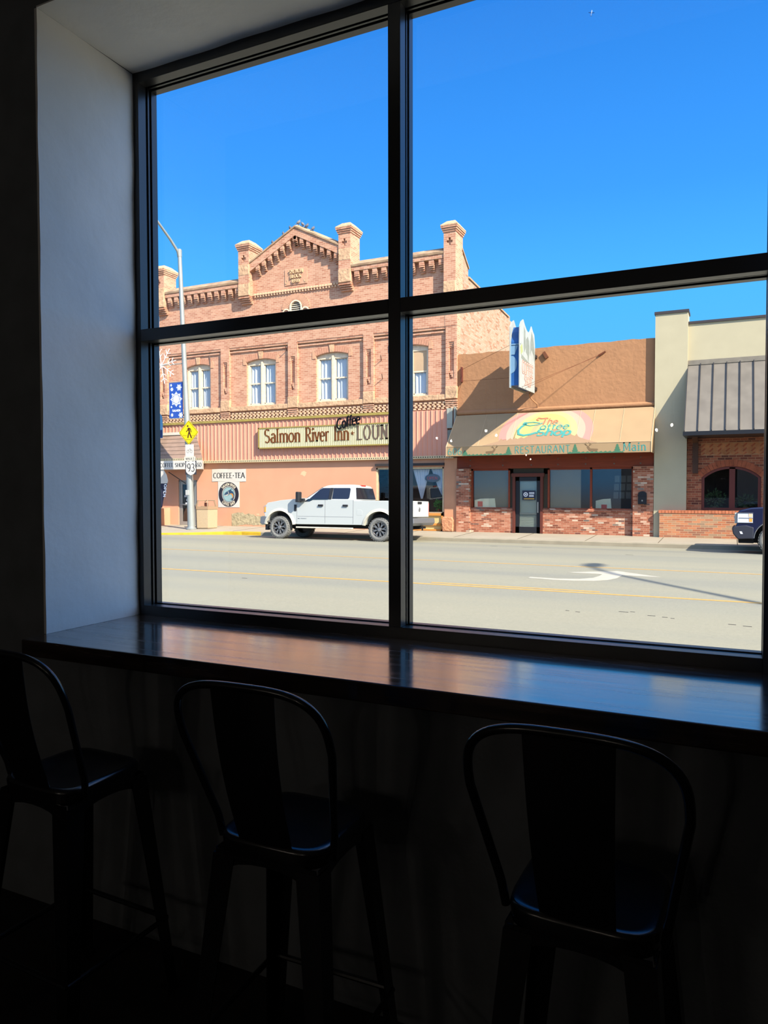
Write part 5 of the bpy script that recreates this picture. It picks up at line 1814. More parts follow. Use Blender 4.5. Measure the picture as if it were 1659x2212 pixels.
def arch(cx, cz, r_, a0, a1, n=14):
    return [(cx + r_ * cos(radians(a0 + (a1 - a0) * i / n)), cz + r_ * sin(radians(a0 + (a1 - a0) * i / n))) for i in range(n + 1)]

# ---- white pickup, local frame: x = distance behind the front bumper, y = away from the viewer, z up
TW = 1.96
tk = thing('pickup_truck', 'lifted white crew cab pickup truck parked in front of the orange wall', 'truck', local=True)
m_white = M('white_car_paint', (.41, .415, .38), .25, spec=.6)
m_dusty = M('dusty_white_flare', (.52, .47, .36), .6, var=.1, vscale=5)
m_tint = M('tinted_car_glass', (.012, .013, .018), .03, spec=.9)
m_chrome = M('dull_grey_metal', (.17, .175, .18), .4, .5)
m_blackp = M('black_plastic', (.018, .018, .02), .5)
FWX, RWX, WZ, WR = .88, 4.98, .41, .41
body = [(.22, .80), (.18, 1.0), (.22, 1.2), (.34, 1.32), (.9, 1.41), (1.55, 1.47), (1.80, 1.5), (1.9, 1.45), (3.96, 1.45), (3.98, 1.41), (6.02, 1.42), (6.04, .86), (5.75, .66)]
body += arch(RWX, .46, .60, 18, 162) + [(4.36, .56), (1.62, .54)] + arch(FWX, .44, .60, 12, 168) + [(.3, .66)]
mb = MB(); mb.prism(body, .03, TW - .03, 'y')
o = mb.build('body', m_white, tk, bevel=.05, seg=3, smooth=True)
# cab
mb = MB()
rings = []
for z, s0, s1, y0 in ((1.40, 1.72, 3.97, .045), (1.47, 1.80, 3.96, .06), (1.90, 2.46, 3.88, .20), (1.96, 2.60, 3.84, .26), (1.995, 2.85, 3.70, .40)):
    ym = TW - y0
    c_ = .12
    rings.append([(s0 + c_ * 1.5, y0, z), (s1 - c_, y0, z), (s1, y0 + c_, z), (s1, ym - c_, z), (s1 - c_, ym, z), (s0 + c_ * 1.5, ym, z), (s0, ym - c_ * 2.2, z), (s0, y0 + c_ * 2.2, z)])
mb.loft(rings)
cab = mb.build('cab', m_white, tk, smooth=True, bevel=.02)
ORG[cab] = ORG[tk]
def side_y(z):
    return (.06 + (z - 1.47) / .43 * .14 if z > 1.47 else .03) - .006
def side_glass(name, pts, mat=m_tint, th=.008, parent=cab):
    for far in (0, 1):
        mb = MB()
        n = len(pts)
        vs = []
        for d in (0, th):
            for s, z in pts:
                y = side_y(z) - .004 + d
                vs.append((s, TW - y if far else y, z))
        mb.add(vs, [list(range(n)), list(range(2 * n - 1, n - 1, -1))] + [(i, (i + 1) % n, n + (i + 1) % n, n + i) for i in range(n)])
        mb.build(name, mat, parent)
side_glass('side_window', [(2.14, 1.475), (2.92, 1.475), (2.92, 1.865), (2.62, 1.865), (2.5, 1.80)])
side_glass('side_window', [(1.93, 1.37), (2.16, 1.38), (2.3, 1.44), (2.92, 1.448), (2.92, 1.469), (2.10, 1.469)])
side_glass('side_window', [(3.07, 1.475), (3.72, 1.475), (3.76, 1.52), (3.76, 1.83), (3.72, 1.865), (3.07, 1.865)])
side_glass('window_pillar', [(2.93, 1.46), (3.06, 1.46), (3.06, 1.87), (2.93, 1.87)], m_blackp, .006)
# rear window and windscreen
mb = MB()
mb.loft([[(3.975, .22, 1.48), (3.975, TW - .22, 1.48), (3.90, TW - .32, 1.88), (3.90, .32, 1.88)], [(3.985, .22, 1.48), (3.985, TW - .22, 1.48), (3.91, TW - .32, 1.88), (3.91, .32, 1.88)]])
mb.build('rear_window', m_tint, cab)
mb = MB()
mb.loft([[(1.87, .3, 1.51), (1.87, TW - .3, 1.51), (2.46, TW - .42, 1.90), (2.46, .42, 1.90)], [(1.875, .3, 1.50), (1.875, TW - .3, 1.50), (2.47, TW - .42, 1.89), (2.47, .42, 1.89)]])
mb.build('windscreen', m_tint, cab)
MB().box(3.80, 3.87, TW / 2 - .16, TW / 2 + .16, 1.945, 1.985).build('brake_light', M('red_lens', (.55, .04, .03), .3), cab)
# bed liner
MB().box(4.08, 5.95, .12, TW - .12, 1.418, 1.426).build('bed_opening', m_blackp, tk)
# flares
for cx, cz in ((FWX, .44), (RWX, .46)):
    mb = MB()
    for y0, y1 in ((-.035, .10), (TW - .10, TW + .035)):
        P0, P1 = arch(cx, cz, .585, 8, 172, 20), arch(cx, cz, .68, 8, 172, 20)
        mb.loft([[(p[0], y0 + .02, p[1]), (q[0], y0 + .045, q[1]), (q[0], y1, q[1]), (p[0], y1, p[1])] if y0 < 0 else [(p[0], y1 - .02, p[1]), (q[0], y1 - .045, q[1]), (q[0], y0, q[1]), (p[0], y0, p[1])] for p, q in zip(P0, P1)])
    mb.build('fender_flare', m_dusty, tk, smooth=True, ang=50)
# underbody
mb = MB(); mb.box(.5, 5.9, .38, TW - .38, .42, .72); mb.box(.6, 1.2, .3, TW - .3, .40, .95); mb.box(4.6, 5.4, .3, TW - .3, .4, .95)
mb.tube([(FWX, .2, WZ), (FWX, TW - .2, WZ)], .06, 8); mb.tube([(RWX, .2, WZ), (RWX, TW - .2, WZ)], .08, 8)
mb.build('underbody', m_chassis, tk)
for y in (-.02, TW - .1):
    MB().box(1.60, 3.92, y, y + .12, .405, .455).build('step_bar', m_dusty, tk, bevel=.015)
mb = MB(); mb.prism([(.0, .56), (.02, .78), (.12, .82), (.32, .80), (.34, .60), (.2, .5), (.08, .5)], .02, TW - .02, 'y')
mb.build('front_bumper', m_chrome, tk, bevel=.02)
mb = MB(); mb.box(.16, .3, .15, TW - .15, .3, .52); mb.build('air_dam', m_blackp, tk)
mb = MB(); mb.box(.15, .24, .42, TW - .42, .84, 1.24); o = mb.build('grille', m_blackp, tk, bevel=.01)
for z in (.93, 1.04, 1.15):
    pass
for y0, y1 in ((.035, .40), (TW - .40, TW - .035)):
    mb = MB(); mb.prism([(.17, .92), (.15, 1.18), (.24, 1.22), (.28, 1.2), (.25, .95)], y0 - .008, y1 + .008, 'y')
    o = mb.build('headlight', M('clear_headlight', (.22, .23, .25), .12), tk, bevel=.01)
    ORG[o] = ORG[tk]
    MB().box(.19, .262, y0 - .016 if y0 < .5 else y1 + .004, y0 - .002 if y0 < .5 else y1 + .018, .97, 1.17).build('amber_marker', M('amber_lens', (.75, .26, .05), .3), o)
for y in (-.0, TW):
    s_ = -1 if y == 0 else 1
    mb = MB()
    a, b_ = (y - .26, y - .03) if s_ < 0 else (y + .03, y + .26)
    mb.box(1.72, 1.86, a, b_, 1.34, 1.72)
    o = mb.build('side_mirror', m_blackp, tk, bevel=.03, seg=3)
    ORG[o] = ORG[tk]
    MB().box(1.8, 1.98, min(y, y + s_ * .12) , max(y, y + s_ * .12), 1.38, 1.48).build('mirror_arm', m_blackp, o)
    MB().box(1.70, 1.83, a + .01, b_ - .01, 1.34, 1.44).build('mirror_cap', m_chrome, o)
for s in (2.52, 3.53):
    MB().box(s, s + .2, -.012, .04, 1.20, 1.27).build('door_handle', m_blackp, tk, bevel=.012)
MB().box(1.50, 1.60, .012, .05, 1.02, 1.26).build('side_vent', m_blackp, tk, bevel=.01)
mb = MB()
for s, z0, z1 in ((1.62, .60, 1.40), (2.80, .60, 1.44), (3.94, .60, 1.44)):
    mb.box(s, s + .008, .024, .04, z0, z1)
mb.box(1.65, 3.94, .026, .04, .83, .838)
mb.build('panel_gaps', M('panel_gap_shadow_line', (.2, .2, .2), .8), tk)
mb = MB(); mb.box(1.66, 1.74, .024, .036, .745, .765); mb.box(1.78, 2.02, .024, .036, .75, .762); mb.build('door_badge', m_chrome, tk)
MB().prism([(4.08, .90), (4.3, .90), (4.3, 1.05), (4.24, 1.1), (4.08, 1.1)], .027, .04, 'y').build('fuel_door', m_white, tk, bevel=.003)
# tail
mb = MB(); mb.box(6.02, 6.07, .11, TW - .11, .86, 1.42)
o = mb.build('tailgate', m_white, tk, bevel=.015)
ORG[o] = ORG[tk]
mb = MB(); mb.lathe([(.001, .012), (.075, .012), (.085, 0)], (6.066, TW / 2, 1.12), 'x', 20); mb.build('round_emblem', m_chrome, o)
mb = MB(); mb.box(6.065, 6.09, TW / 2 - .17, TW / 2 + .17, 1.32, 1.40); mb.build('tailgate_handle', m_blackp, o)
for y0, y1 in ((.025, .10), (TW - .10, TW - .025)):
    MB().box(5.98, 6.05, y0, y1, .9, 1.36).build('tail_light', M('tail_lens', (.4, .03, .03), .3) if y0 < 1 else bpy.data.materials['tail_lens'], tk, bevel=.01)
mb = MB(); mb.prism([(6.02, .56), (6.02, .82), (6.26, .82), (6.28, .66), (6.2, .56)], .0, TW, 'y')
mb.build('rear_bumper', m_chrome, tk, bevel=.02)
mb = MB(); mb.box(5.9, 6.3, TW / 2 - .05, TW / 2 + .05, .46, .54); mb.box(6.24, 6.28, TW / 2 - .2, TW / 2 - .14, .4, .56); mb.build('tow_hitch', m_chassis, tk)
for s in (FWX, RWX):
    wheel(tk, s, -.03, .27, WZ, WR, -1)
    wheel(tk, s, TW + .03 - .06, TW - .33, WZ, WR, 1)
tk.location = (-16.07, 22.98, road_z(22.98) + .004)
tk.rotation_euler = (-.029, 0, 0)

# ---- dark blue SUV, only its nose in view
SW = 1.96
sv = thing('suv', 'dark blue suv whose nose shows at the right edge of the window', 'car', local=True)
m_navycar = M('dark_blue_car_paint', (.006, .008, .03), .15, spec=.7)
body = [(.05, .44), (.0, .60), (.02, .74), (.09, .84), (.07, 1.12), (.16, 1.21), (.42, 1.28), (1.45, 1.35), (4.95, 1.35), (5.08, .9), (5.05, .45), (4.62, .42)]
body += arch(4.1, .40, .47, 5, 175) + [(1.55, .38)] + arch(1.0, .42, .49, 0, 178) + [(.5, .40)]
MB().prism(body, .03, SW - .03, 'y').build('body', m_navycar, sv, bevel=.06, seg=3, smooth=True)
mb = MB()
rings = []
for z, s0, s1, y0 in ((1.30, 1.4, 5.0, .05), (1.40, 1.5, 4.98, .08), (1.80, 2.25, 4.7, .22), (1.90, 2.5, 4.55, .34)):
    ym = SW - y0
    rings.append([(s0 + .2, y0, z), (s1 - .1, y0, z), (s1, y0 + .12, z), (s1, ym - .12, z), (s1 - .1, ym, z), (s0 + .2, ym, z), (s0, ym - .3, z), (s0, y0 + .3, z)])
mb.loft(rings)
mb.build('cabin', m_navycar, sv, smooth=True, bevel=.02)
mb = MB()
for y in (.06, SW - .075):
    mb.box(2.3, 4.6, y + (.03 if y < 1 else -.03), y + .015 + (.03 if y < 1 else -.03), 1.42, 1.74)
mb.build('side_window', m_tint, sv)
for y0, y1 in ((.022, .36), (SW - .36, SW - .022)):
    mb = MB(); mb.prism([(.085, .86), (.085, 1.12), (.16, 1.14), (.47, 1.14), (.47, .86)], y0, y1, 'y')
    o = mb.build('headlight', M('suv_headlight', (.5, .53, .58), .12), sv, bevel=.01)
    ORG[o] = ORG[sv]
    yy = (y0 - .006, y0 + .01) if y0 < 1 else (y1 - .01, y1 + .006)
    MB().box(.38, .46, yy[0], yy[1], .89, .985).build('amber_marker', bpy.data.materials['amber_lens'], o)
    MB().box(.37, .46, yy[0], yy[1], 1.02, 1.11).build('amber_reflector', M('pale_amber_lens', (.7, .42, .26), .3) if y0 < 1 else bpy.data.materials['pale_amber_lens'], o)
    mb = MB(); mb.box(.12, .48, yy[0] - .002, yy[1], .985, 1.0); mb.box(.09, .48, yy[0] - .002, yy[1], 1.12, 1.14); mb.box(.09, .48, yy[0] - .002, yy[1], .855, .87); mb.build('headlight_trim', m_chrome, o)
mb = MB(); mb.box(.02, .1, .4, SW - .4, .86, 1.13); o = mb.build('grille', m_blackp, sv, bevel=.01)
ORG[o] = ORG[sv]
MB().box(-.0, .06, .42, SW - .42, .97, 1.03).box(.02, .1, .36, .42, .84, 1.14).box(.02, .1, SW - .42, SW - .36, .84, 1.14).build('grille_bar', M('champagne_trim', (.6, .56, .45), .4, .3), o)
MB().prism([(-.05, .70), (.0, .76), (.3, .8), (.5, .74), (.5, .42), (.1, .40), (-.02, .55)], .015, SW - .015, 'y').build('front_bumper', M('dark_bumper', (.025, .026, .035), .4), sv, bevel=.03, seg=3)
for y in (.008, SW - .03):
    MB().prism([(.14, .62), (.2, .62), (.23, .55), (.17, .55)], y, y + .022, 'y').build('fog_light', M('fog_lens', (.6, .62, .66), .2) if y < 1 else bpy.data.materials['fog_lens'], sv)
MB().box(.12, .5, .2, SW - .2, .29, .42).build('air_dam', m_chassis, sv)
MB().box(.5, 4.9, .35, SW - .35, .3, .6).box(.62, 1.4, .28, SW - .28, .3, .92).box(3.7, 4.5, .28, SW - .28, .3, .9).build('underbody', m_chassis, sv)
for s, cz in ((1.0, .38), (4.1, .38)):
    wheel(sv, s, .02, .28, .385, .385, -1, .66)
    wheel(sv, s, SW - .02, SW - .28, .385, .385, 1, .66)
mb = MB()
P0, P1 = arch(1.0, .42, .485, 0, 178, 18), arch(1.0, .42, .505, 0, 178, 18)
mb.loft([[(p[0], .018, p[1]), (q[0], .018, q[1]), (q[0], .06, q[1]), (p[0], .06, p[1])] for p, q in zip(P0, P1)])
mb.build('wheel_arch_trim', m_chrome, sv)
sv.location = (.0, 22.72, road_z(22.72) + .004)
sv.rotation_euler = (-.028, 0, 0)

# ================================================================ STREET FURNITURE
m_galv = M('galvanised_steel', sr(206, 220, 228, .6), .45, .35, var=.06, vscale=4)
PX, PYL = -21.32, 25.4
PG = sw_z(PYL)
sl = thing('street_lamp', 'tall grey street lamp pole with signs at the left corner across the street', 'street lamp', (PX, PYL, PG), 'street lamps')
mb = MB(); mb.tube([(PX, PYL, PG), (PX - .05, PYL, 1.5), (PX - .28, PYL, 6.5), (PX - .50, PYL, 11.55)], [.16, .145, .105, .085], 16)
mb.build('pole', m_galv, sl, smooth=True)
mb = MB(); mb.lathe([(.22, 0), (.22, .05), (.17, .08), (.165, .12)], (PX, PYL, PG), 'z', 16); mb.build('base_flange', m_galv, sl, smooth=True, ang=30)
TX = PX - .5
mb = MB(); mb.tube([(TX, PYL, 11.3), (TX, PYL - .12, 11.62), (TX, PYL - .6, 12.0), (TX, PYL - 1.5, 12.6), (TX, PYL - 2.6, 13.1)], [.06, .06, .055, .05, .05], 10); mb.build('arm', m_galv, sl, smooth=True)
mb = MB(); mb.ell((TX, PYL - 3.0, 13.13), (.14, .45, .09), 12, 6); mb.build('lamp_head', m_galv, sl, smooth=True)
mb = MB(); mb.lathe([(.1, 0), (.1, .3), (.06, .34)], (TX, PYL, 11.4), 'z', 12); mb.build('pole_cap', m_galv, sl, smooth=True, ang=30)
MB().box(PX - .17, PX + .01, PYL - .16, PYL - .13, 1.1, 1.32).build('pole_sticker', M('pale_sticker', sr(230, 238, 244, .7), .5), sl)
# near-side lamp whose arm throws its shadow on the road
nl = thing('street_lamp', 'street lamp on the near sidewalk, known by its curved arm shadow on the road', 'street lamp', (11.75, 5.2, -.40), 'street lamps')
mb = MB(); mb.tube([(11.75, 5.2, -.4), (11.75, 5.2, 6.2)], [.15, .11], 14); mb.build('pole', m_galv, nl, smooth=True)
mb = MB(); mb.tube([(11.75, 5.2, 6.1), (11.75, 5.35, 7.4), (11.75, 6.36, 9.56), (11.75, 7.2, 10.75), (11.75, 7.95, 11.72), (11.75, 8.5, 12.1), (11.75, 9.0, 12.3)], [.11, .10, .08, .07, .065, .06, .055], 12); mb.build('arm', m_galv, nl, smooth=True)
mb = MB(); mb.ell((11.75, 9.3, 12.3), (.2, .55, .13), 12, 6); mb.build('lamp_head', m_galv, nl, smooth=True)
mb = MB(); mb.lathe([(.22, 0), (.22, .06), (.16, .1)], (11.75, 5.2, -.4), 'z', 14); mb.build('base_flange', m_galv, nl)

# signs on the lamp pole
SY = 25.2
def mount(x, z):
    return MB().box(x - .03, x + .03, SY, PYL - .08, z - .03, z + .03)
cs = thing('crossing_sign', 'yellow diamond pedestrian crossing sign on the lamp pole', 'sign', (-21.25, SY, 3.27))
def diamond(r_, y0, y1, rr=.06):
    pts = []
    for k in range(4):
        a = pi / 2 * k
        cx_, cz_ = (r_ - rr * 1.414) * cos(a), (r_ - rr * 1.414) * sin(a)
        pts += [(-21.25 + cx_ + rr * cos(a + t_), 3.79 + cz_ + rr * sin(a + t_)) for t_ in (-.78, -.4, 0, .4, .78)]
    return MB().prism(pts, y0, y1, 'y')
o = diamond(.535, SY - .004, SY).build('sign_plate', M('bright_yellow_sheeting', sr(255, 240, 0, .85), .5), cs)
mb = MB(); ring = [(-21.25, 3.79 + .49), (-21.25 + .49, 3.79), (-21.25, 3.79 - .49), (-21.25 - .49, 3.79), (-21.25, 3.79 + .49)]
mb.ribbon(ring, flat(SY - .004), .02, .02, .002)
fm = lambda u, v, d: (-21.25 + u * .42, SY - .004 - d, 3.79 + v * .42)
def blob(pts):
    mb.prism([(-21.25 + u * .42, 3.79 + v * .42) for u, v in pts], SY - .008, SY - .004, 'y')
mb.prism([(-21.25 + .42 * (-.1 + .1 * cos(a * .5)), 3.79 + .42 * (.66 + .1 * sin(a * .5))) for a in range(13)][:12], SY - .008, SY - .004, 'y')
blob([(-.06, .50), (.08, .48), (.16, .36), (.18, .1), (.16, -.05), (.02, -.05), (.0, .1), (-.08, .34)])
mb.ribbon([(-.06, .44), (-.12, .22), (-.32, .08)], fm, .09, .09, .004)
mb.ribbon([(.08, .46), (.26, .34), (.33, .02)], fm, .09, .09, .004)
mb.ribbon([(.05, .0), (-.04, -.25), (-.1, -.56)], fm, .14, .14, .004)
mb.ribbon([(.12, .0), (.22, -.25), (.38, -.58)], fm, .14, .14, .004)
for a, b_ in (((-.75, -.28), (-.2, -.32)), ((.4, -.34), (.8, -.34)), ((-.35, -.7), (.35, -.74))):
    mb.ribbon([a, b_], fm, .03, .03, .003)
mb.build('crossing_symbol', M('dark_brown_symbol', sr(84, 44, 10, .9), .6), cs)
mount(-21.35, 3.9).build('mounting_bracket', m_galv, cs)
bk = thing('bicycle_sign', 'small white bicycle sign below the yellow diamond', 'sign', (-21.2, SY, 2.78))
MB().box(-21.44, -20.98, SY - .004, SY, 2.76, 3.28).build('sign_plate', M('white_sheeting', sr(250, 250, 250, .8), .5), bk, bevel=.001)
mb = MB()
f4 = flat(SY - .004)
mb.ribbon(arc(-21.30, 2.98, .06, .065, 0, 360, 14), f4, .012, .012, .002); mb.ribbon(arc(-21.12, 2.98, .06, .065, 0, 360, 14), f4, .012, .012, .002)
mb.ribbon([(-21.30, 2.98), (-21.25, 3.06), (-21.16, 3.06), (-21.12, 2.98)], f4, .012, .012, .002); mb.ribbon([(-21.16, 3.06), (-21.17, 3.1), (-21.21, 3.1)], f4, .014, .014, .002)
mb.build('bicycle_symbol', M('grey_symbol', sr(120, 120, 124, .8), .6), bk)
mount(-21.36, 3.0).build('mounting_bracket', m_galv, bk)
wp = thing('direction_plate', 'narrow white plate with small grey letters above the route shield', 'sign', (-21.2, SY, 2.57))
MB().box(-21.5, -20.9, SY - .004, SY, 2.57, 2.76).build('sign_plate', M('white_sheeting_plate', sr(244, 244, 236, .8), .5), wp)
mb = MB(); write(mb, 'WALK', flat(SY - .004), -21.42, 2.62, .09, .36, .18, .14, .002); mb.box(-20.99, -20.97, SY - .006, SY - .004, 2.6, 2.73)
mb.build('plate_lettering', bpy.data.materials['grey_symbol'], wp)
mount(-21.38, 2.66).build('mounting_bracket', m_galv, wp)
rs_ = thing('route_shield', 'white highway 93 shield on the lamp pole', 'sign', (-21.15, SY, 1.96))
c0 = (-21.15, 2.28)
sh = [(-.26, .20), (-.22, .29), (-.12, .26), (0, .30), (.12, .26), (.22, .29), (.26, .20), (.235, .08), (.27, -.06), (.25, -.18), (.16, -.27), (0, -.33), (-.16, -.27), (-.25, -.18), (-.27, -.06), (-.235, .08)]
MB().box(c0[0] - .3, c0[0] + .3, SY - .002, SY + .002, c0[1] - .3, c0[1] + .3).build('backing_plate', M('black_backing', (.03, .03, .035), .5), rs_)
MB().prism([(c0[0] + a, c0[1] + b_) for a, b_ in sh], SY - .006, SY - .002, 'y').build('shield', bpy.data.materials['white_sheeting'], rs_)
mb = MB(); write(mb, '93', flat(SY - .006), c0[0] - .19, c0[1] - .17, .34, .39, .13, .09, .003, .12); mb.build('route_number', M('black_numerals', (.03, .03, .03), .5), rs_)
mount(-21.3, 2.2).build('mounting_bracket', m_galv, rs_)

# winter banner on the pole
wb_ = thing('winter_banner', 'blue banner with white snowflakes hanging from the lamp pole', 'banner', (-21.95, PYL - .05, 4.45))
BY = PYL - .03
MB().box(-22.45, -21.70, BY, BY + .012, 4.46, 6.0).build('banner_cloth', M('blue_banner_cloth', sr(44, 92, 200, .9), .7), wb_)
m_snow = M('white_snowflake_print', (.8, .82, .85), .6)
mb = MB()
fb = flat(BY)
def flake(cx_, cz_, r_, n=12):
    for k in range(n):
        a = 2 * pi * k / n
        rr = r_ * (1 if k % 2 == 0 else .7)
        mb.ribbon([(cx_, cz_), (cx_ + rr * cos(a), cz_ + rr * sin(a))], fb, r_ * .13, r_ * .13, .003)
        if k % 2 == 0:
            for s_ in (-1, 1):
                p = (cx_ + .6 * r_ * cos(a), cz_ + .6 * r_ * sin(a))
                mb.ribbon([p, (p[0] + .3 * r_ * cos(a + s_ * .8), p[1] + .3 * r_ * sin(a + s_ * .8))], fb, r_ * .1, r_ * .1, .003)
    mb.prism([(cx_ + r_ * .3 * cos(i * pi / 6), cz_ + r_ * .3 * sin(i * pi / 6)) for i in range(12)], BY - .004, BY, 'y')
flake(-22.06, 5.28, .32, 16); flake(-21.9, 5.78, .15); flake(-22.3, 5.72, .09); flake(-22.28, 5.5, .05); flake(-21.82, 4.58, .13); flake(-22.3, 4.6, .08); flake(-22.34, 5.9, .06); flake(-21.85, 4.95, .06); flake(-22.33, 4.95, .05)
mb.build('snowflake_print', m_snow, wb_)
mb = MB(); write(mb, 'SALMON', fb, -22.28, 4.74, .09, .44, .2, .16, .003, .1); mb.build('banner_lettering', m_snow, wb_)
mb = MB(); mb.tube([(-22.48, BY, 6.02), (-21.55, BY + .02, 6.02)], .015, 8); mb.tube([(-22.48, BY, 4.45), (-21.5, BY + .02, 4.45)], .015, 8); mb.build('banner_rods', m_galv, wb_)
# wire snowflake above it
sf = thing('snowflake_decoration', 'large white wire snowflake on the left side of the lamp pole', 'decoration', (-22.8, PYL - .05, 6.0))
mb = MB()
cx_, cz_ = -22.85, 6.80
for k in range(8):
    a = 2 * pi * k / 8 + .2
    mb.tube([(cx_, PYL - .05, cz_), (cx_ + .82 * cos(a), PYL - .05, cz_ + .82 * sin(a))], .016, 6)
    for q in (.45, .7):
        for s_ in (-1, 1):
            p = (cx_ + .82 * q * cos(a), cz_ + .82 * q * sin(a))
            mb.tube([(p[0], PYL - .05, p[1]), (p[0] + .2 * cos(a + s_ * .9), PYL - .05, p[1] + .2 * sin(a + s_ * .9))], .013, 5)
mb.build('wire_flake', M('white_tinsel', (.85, .82, .78), .6), sf)
MB().tube([(cx_, PYL - .05, cz_), (PX - .28, PYL - .03, cz_)], .02, 6).build('mounting_arm', m_galv, sf)
# second blue banner sliver at the frame
b2 = thing('pole_banner', 'sliver of a pale blue banner at the left edge above the door canopy', 'banner', (-24.65, 26.6, 3.9))
MB().prism([(-24.9, 3.72), (-23.96, 3.72), (-23.94, 4.35), (-23.98, 4.72), (-24.1, 4.86), (-24.9, 4.9)], 26.6, 26.61, 'y').build('banner_cloth', M('pale_blue_cloth', sr(110, 178, 236, .9), .7), b2)
MB().box(-24.9, -23.97, 26.59, 26.6, 3.74, 4.1).build('navy_band', M('navy_cloth', sr(50, 70, 130, .9), .7), b2)

# litter bin
lb_ = thing('litter_bin', 'hexagonal concrete litter bin with a metal hood beside the lamp pole', 'bin', (-21.06, 26.1, sw_z(26.1)))
bz = sw_z(26.1)
bx, by = -21.06, 26.1
def hexa(r_, rot=.26):
    return [(bx + r_ * cos(pi / 3 * k + rot), by + r_ * sin(pi / 3 * k + rot)) for k in range(6)]
mb = MB(); mb.loft([[(x, y, bz) for x, y in hexa(.47)], [(x, y, bz + .04) for x, y in hexa(.50)], [(x, y, bz + .84) for x, y in hexa(.52)]])
mb.build('concrete_body', M('exposed_aggregate', sr(226, 206, 176, .62), .9, var=.12, vscale=40, bump=.8, bscale=50), lb_)
mb = MB(); mb.loft([[(x, y, bz + .84) for x, y in hexa(.54)], [(x, y, bz + .97) for x, y in hexa(.55)], [(x, y, bz + .97) for x, y in hexa(.47)], [(x, y, bz + .93) for x, y in hexa(.45)]])
mb.build('rim_band', M('tan_metal_band', sr(196, 168, 140, .65), .6), lb_)
mb = MB()
for k in range(3):
    a = pi / 3 * k + .26
    pts = [(bx + .48 * cos(a) * q, by + .48 * sin(a) * q, bz + .97 + (.25 if abs(q) < .9 else 0) * 1) for q in (-1, -.85, -.2, .2, .85, 1)]
    mb.tube(pts, .02, 6)
mb.build('hood_frame', M('tan_hood_frame', sr(186, 166, 140, .65), .5), lb_)
mb = MB(); mb.box(bx - .06, bx + .06, by - .06, by + .06, bz + .93, bz + 1.12); mb.build('ash_urn', M('brown_urn', sr(110, 60, 44, .8), .6), lb_)

# feather flag at the far left
ff = thing('feather_flag', 'white and navy open flag leaning by the door at the left window edge', 'flag', (-23.9, 26.5, .3))
fpts = [(-24.3, .5), (-23.92, .55), (-23.86, .9), (-23.72, 1.3), (-23.58, 1.75), (-23.66, 2.05), (-23.85, 2.3), (-24.3, 2.35)]
MB().prism([(-24.3, 1.62), (-23.62, 1.62), (-23.58, 1.75), (-23.66, 2.02), (-23.85, 2.28), (-24.3, 2.33)], 26.5, 26.51, 'y').build('flag_cloth', M('white_flag_cloth', sr(236, 238, 240, .8), .7), ff)
MB().prism([(-24.3, .45), (-23.95, .50), (-23.86, .9), (-23.72, 1.3), (-23.62, 1.62), (-24.3, 1.62)], 26.5, 26.51, 'y').build('flag_cloth', M('navy_flag_cloth', sr(52, 56, 84, .8), .7), ff, label='navy lower part of the flag')
mb = MB()
write(mb, 'OPEN', lambda u, v, d: (-23.80 + v - .12 * u, 26.5 - d, 1.58 - u), 0, 0, .14, .58, .2, .16, .004, .14)
mb.build('flag_lettering', M('white_flag_print', (.8, .8, .8), .6), ff)
MB().tube([(-23.72, 26.7, 2.15), (-23.35, 27.45, 1.62)], .02, 6).build('flag_pole', m_blackmetal, ff)

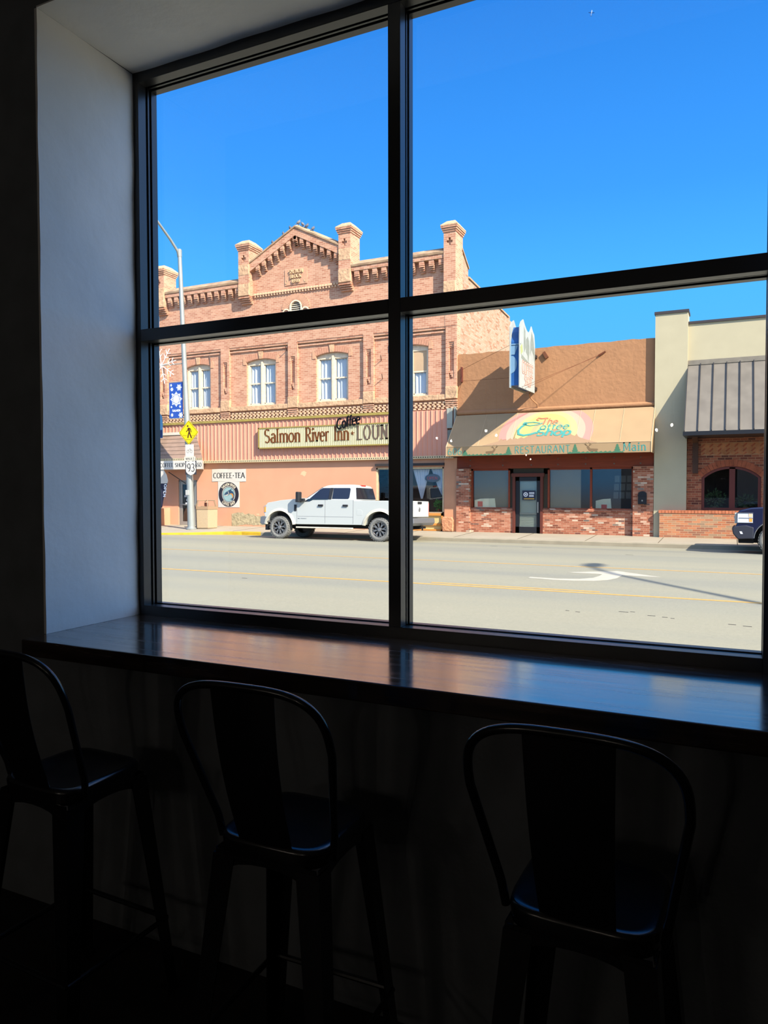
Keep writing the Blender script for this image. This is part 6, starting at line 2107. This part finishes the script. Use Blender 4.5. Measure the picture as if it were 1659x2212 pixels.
# pigeons on the gable
m_pig = M('dark_grey_feathers', (.10, .10, .115), .8, var=.3, vscale=20)
m_pig2 = M('pale_grey_feathers', (.15, .145, .15), .8, var=.2, vscale=20)
m_beak = M('dark_beak', (.05, .045, .04), .6)
def pigeon(x, z, face, mat, lb, first=None):
    if first:
        p = copy_tree(first)
        for ch in p.children:
            if ch.name.startswith('body'):
                ch.material_slots[0].link = 'OBJECT'
                ch.material_slots[0].material = mat
    else:
        p = thing('pigeon', lb, 'bird', local=True)
        p.scale = (.62, .62, .62)
        mb = MB()
        R = Matrix.Rotation(radians(-38), 3, 'Y')
        mb.ell((0, 0, .17), (.16, .085, .10), 12, 8, 0, R)
        mb.ell((.085, 0, .29), (.052, .045, .055), 10, 6)
        mb.tube([(.05, 0, .2), (.08, 0, .27)], [.07, .045], 10)
        mb.loft([[(-.08, -.05, .12), (-.08, .05, .12), (-.08, .05, .15), (-.08, -.05, .15)], [(-.22, -.035, .0), (-.22, .035, .0), (-.22, .035, .015), (-.22, -.035, .015)]])
        mb.build('body', mat, p, smooth=True, ang=60)
        MB().loft([[(.13, -.012, .285), (.13, .012, .285), (.13, 0, .3)], [(.165, -.002, .28), (.165, .002, .28), (.165, 0, .284)]]).build('beak', m_beak, p)
        mb = MB()
        for s_ in (-1, 1):
            mb.tube([(.01, s_ * .03, .1), (.01, s_ * .03, .0)], .008, 5); mb.box(-.02, .05, s_ * .03 - .015, s_ * .03 + .015, 0, .008)
        mb.build('legs', m_beak, p)
    p.location = (x, FY - .02, z)
    p.rotation_euler = (0, 0, face)
    p['label'] = lb
    p['group'] = 'pigeons on the gable ridge'
    return p
def ridge_z(x):
    a, b_ = ((gx0, 11.25), (apx, apz)) if x < apx else ((apx, apz), (gx1, 11.45))
    return a[1] + (b_[1] - a[1]) * (x - a[0]) / (b_[0] - a[0]) + .19
pg = None
for x, face, mt, lb in ((-17.86, 2.2, m_pig, 'pigeon halfway up the left slope of the brick gable'),
                        (-17.50, 2.6, m_pig, 'pigeon just left of the gable peak'),
                        (-17.08, .5, m_pig2, 'pigeon standing on the very peak of the gable'),
                        (-16.87, 2.9, m_pig2, 'pale pigeon just right of the gable peak'),
                        (-16.67, .3, m_pig, 'dark pigeon second to the right of the gable peak'),
                        (-16.36, 1.2, m_pig, 'lone pigeon on the right slope of the brick gable'),
                        (-18.42, 2.4, m_pig, 'lowest pigeon near the foot of the left gable slope')):
    q = pigeon(x, ridge_z(x), face, mt, lb, pg)
    pg = pg or q

# light aircraft high in the sky
ap_ = thing('airplane', 'tiny airplane high in the blue sky of the upper right pane', 'airplane', local=True)
mb = MB(); mb.loft([[(a * r_, b_ * r_, z) for a, b_ in [(cos(k * pi / 4), sin(k * pi / 4)) for k in range(8)]] for r_, z in ((.1, 4.2), (.5, 3.4), (.6, 1), (.4, -2), (.12, -4.2))])
mb.build('fuselage', M('white_aircraft', (.7, .75, .8), .4), ap_, smooth=True)
MB().prism([(-5, 1.2), (5, 1.2), (5, .3), (0, -.2), (-5, .3)], -.1, .1, 'y').build('wing', M('blue_aircraft', (.03, .12, .35), .4), ap_)
MB().prism([(-1.8, -3.4), (1.8, -3.4), (1.8, -4), (-1.8, -4)], -.06, .06, 'y').build('tailplane', bpy.data.materials['blue_aircraft'], ap_)
ap_.location = (-222.6, 1272.0, 786.0)
ap_.rotation_euler = (.5, .3, 0)
bpy.context.view_layer.update()
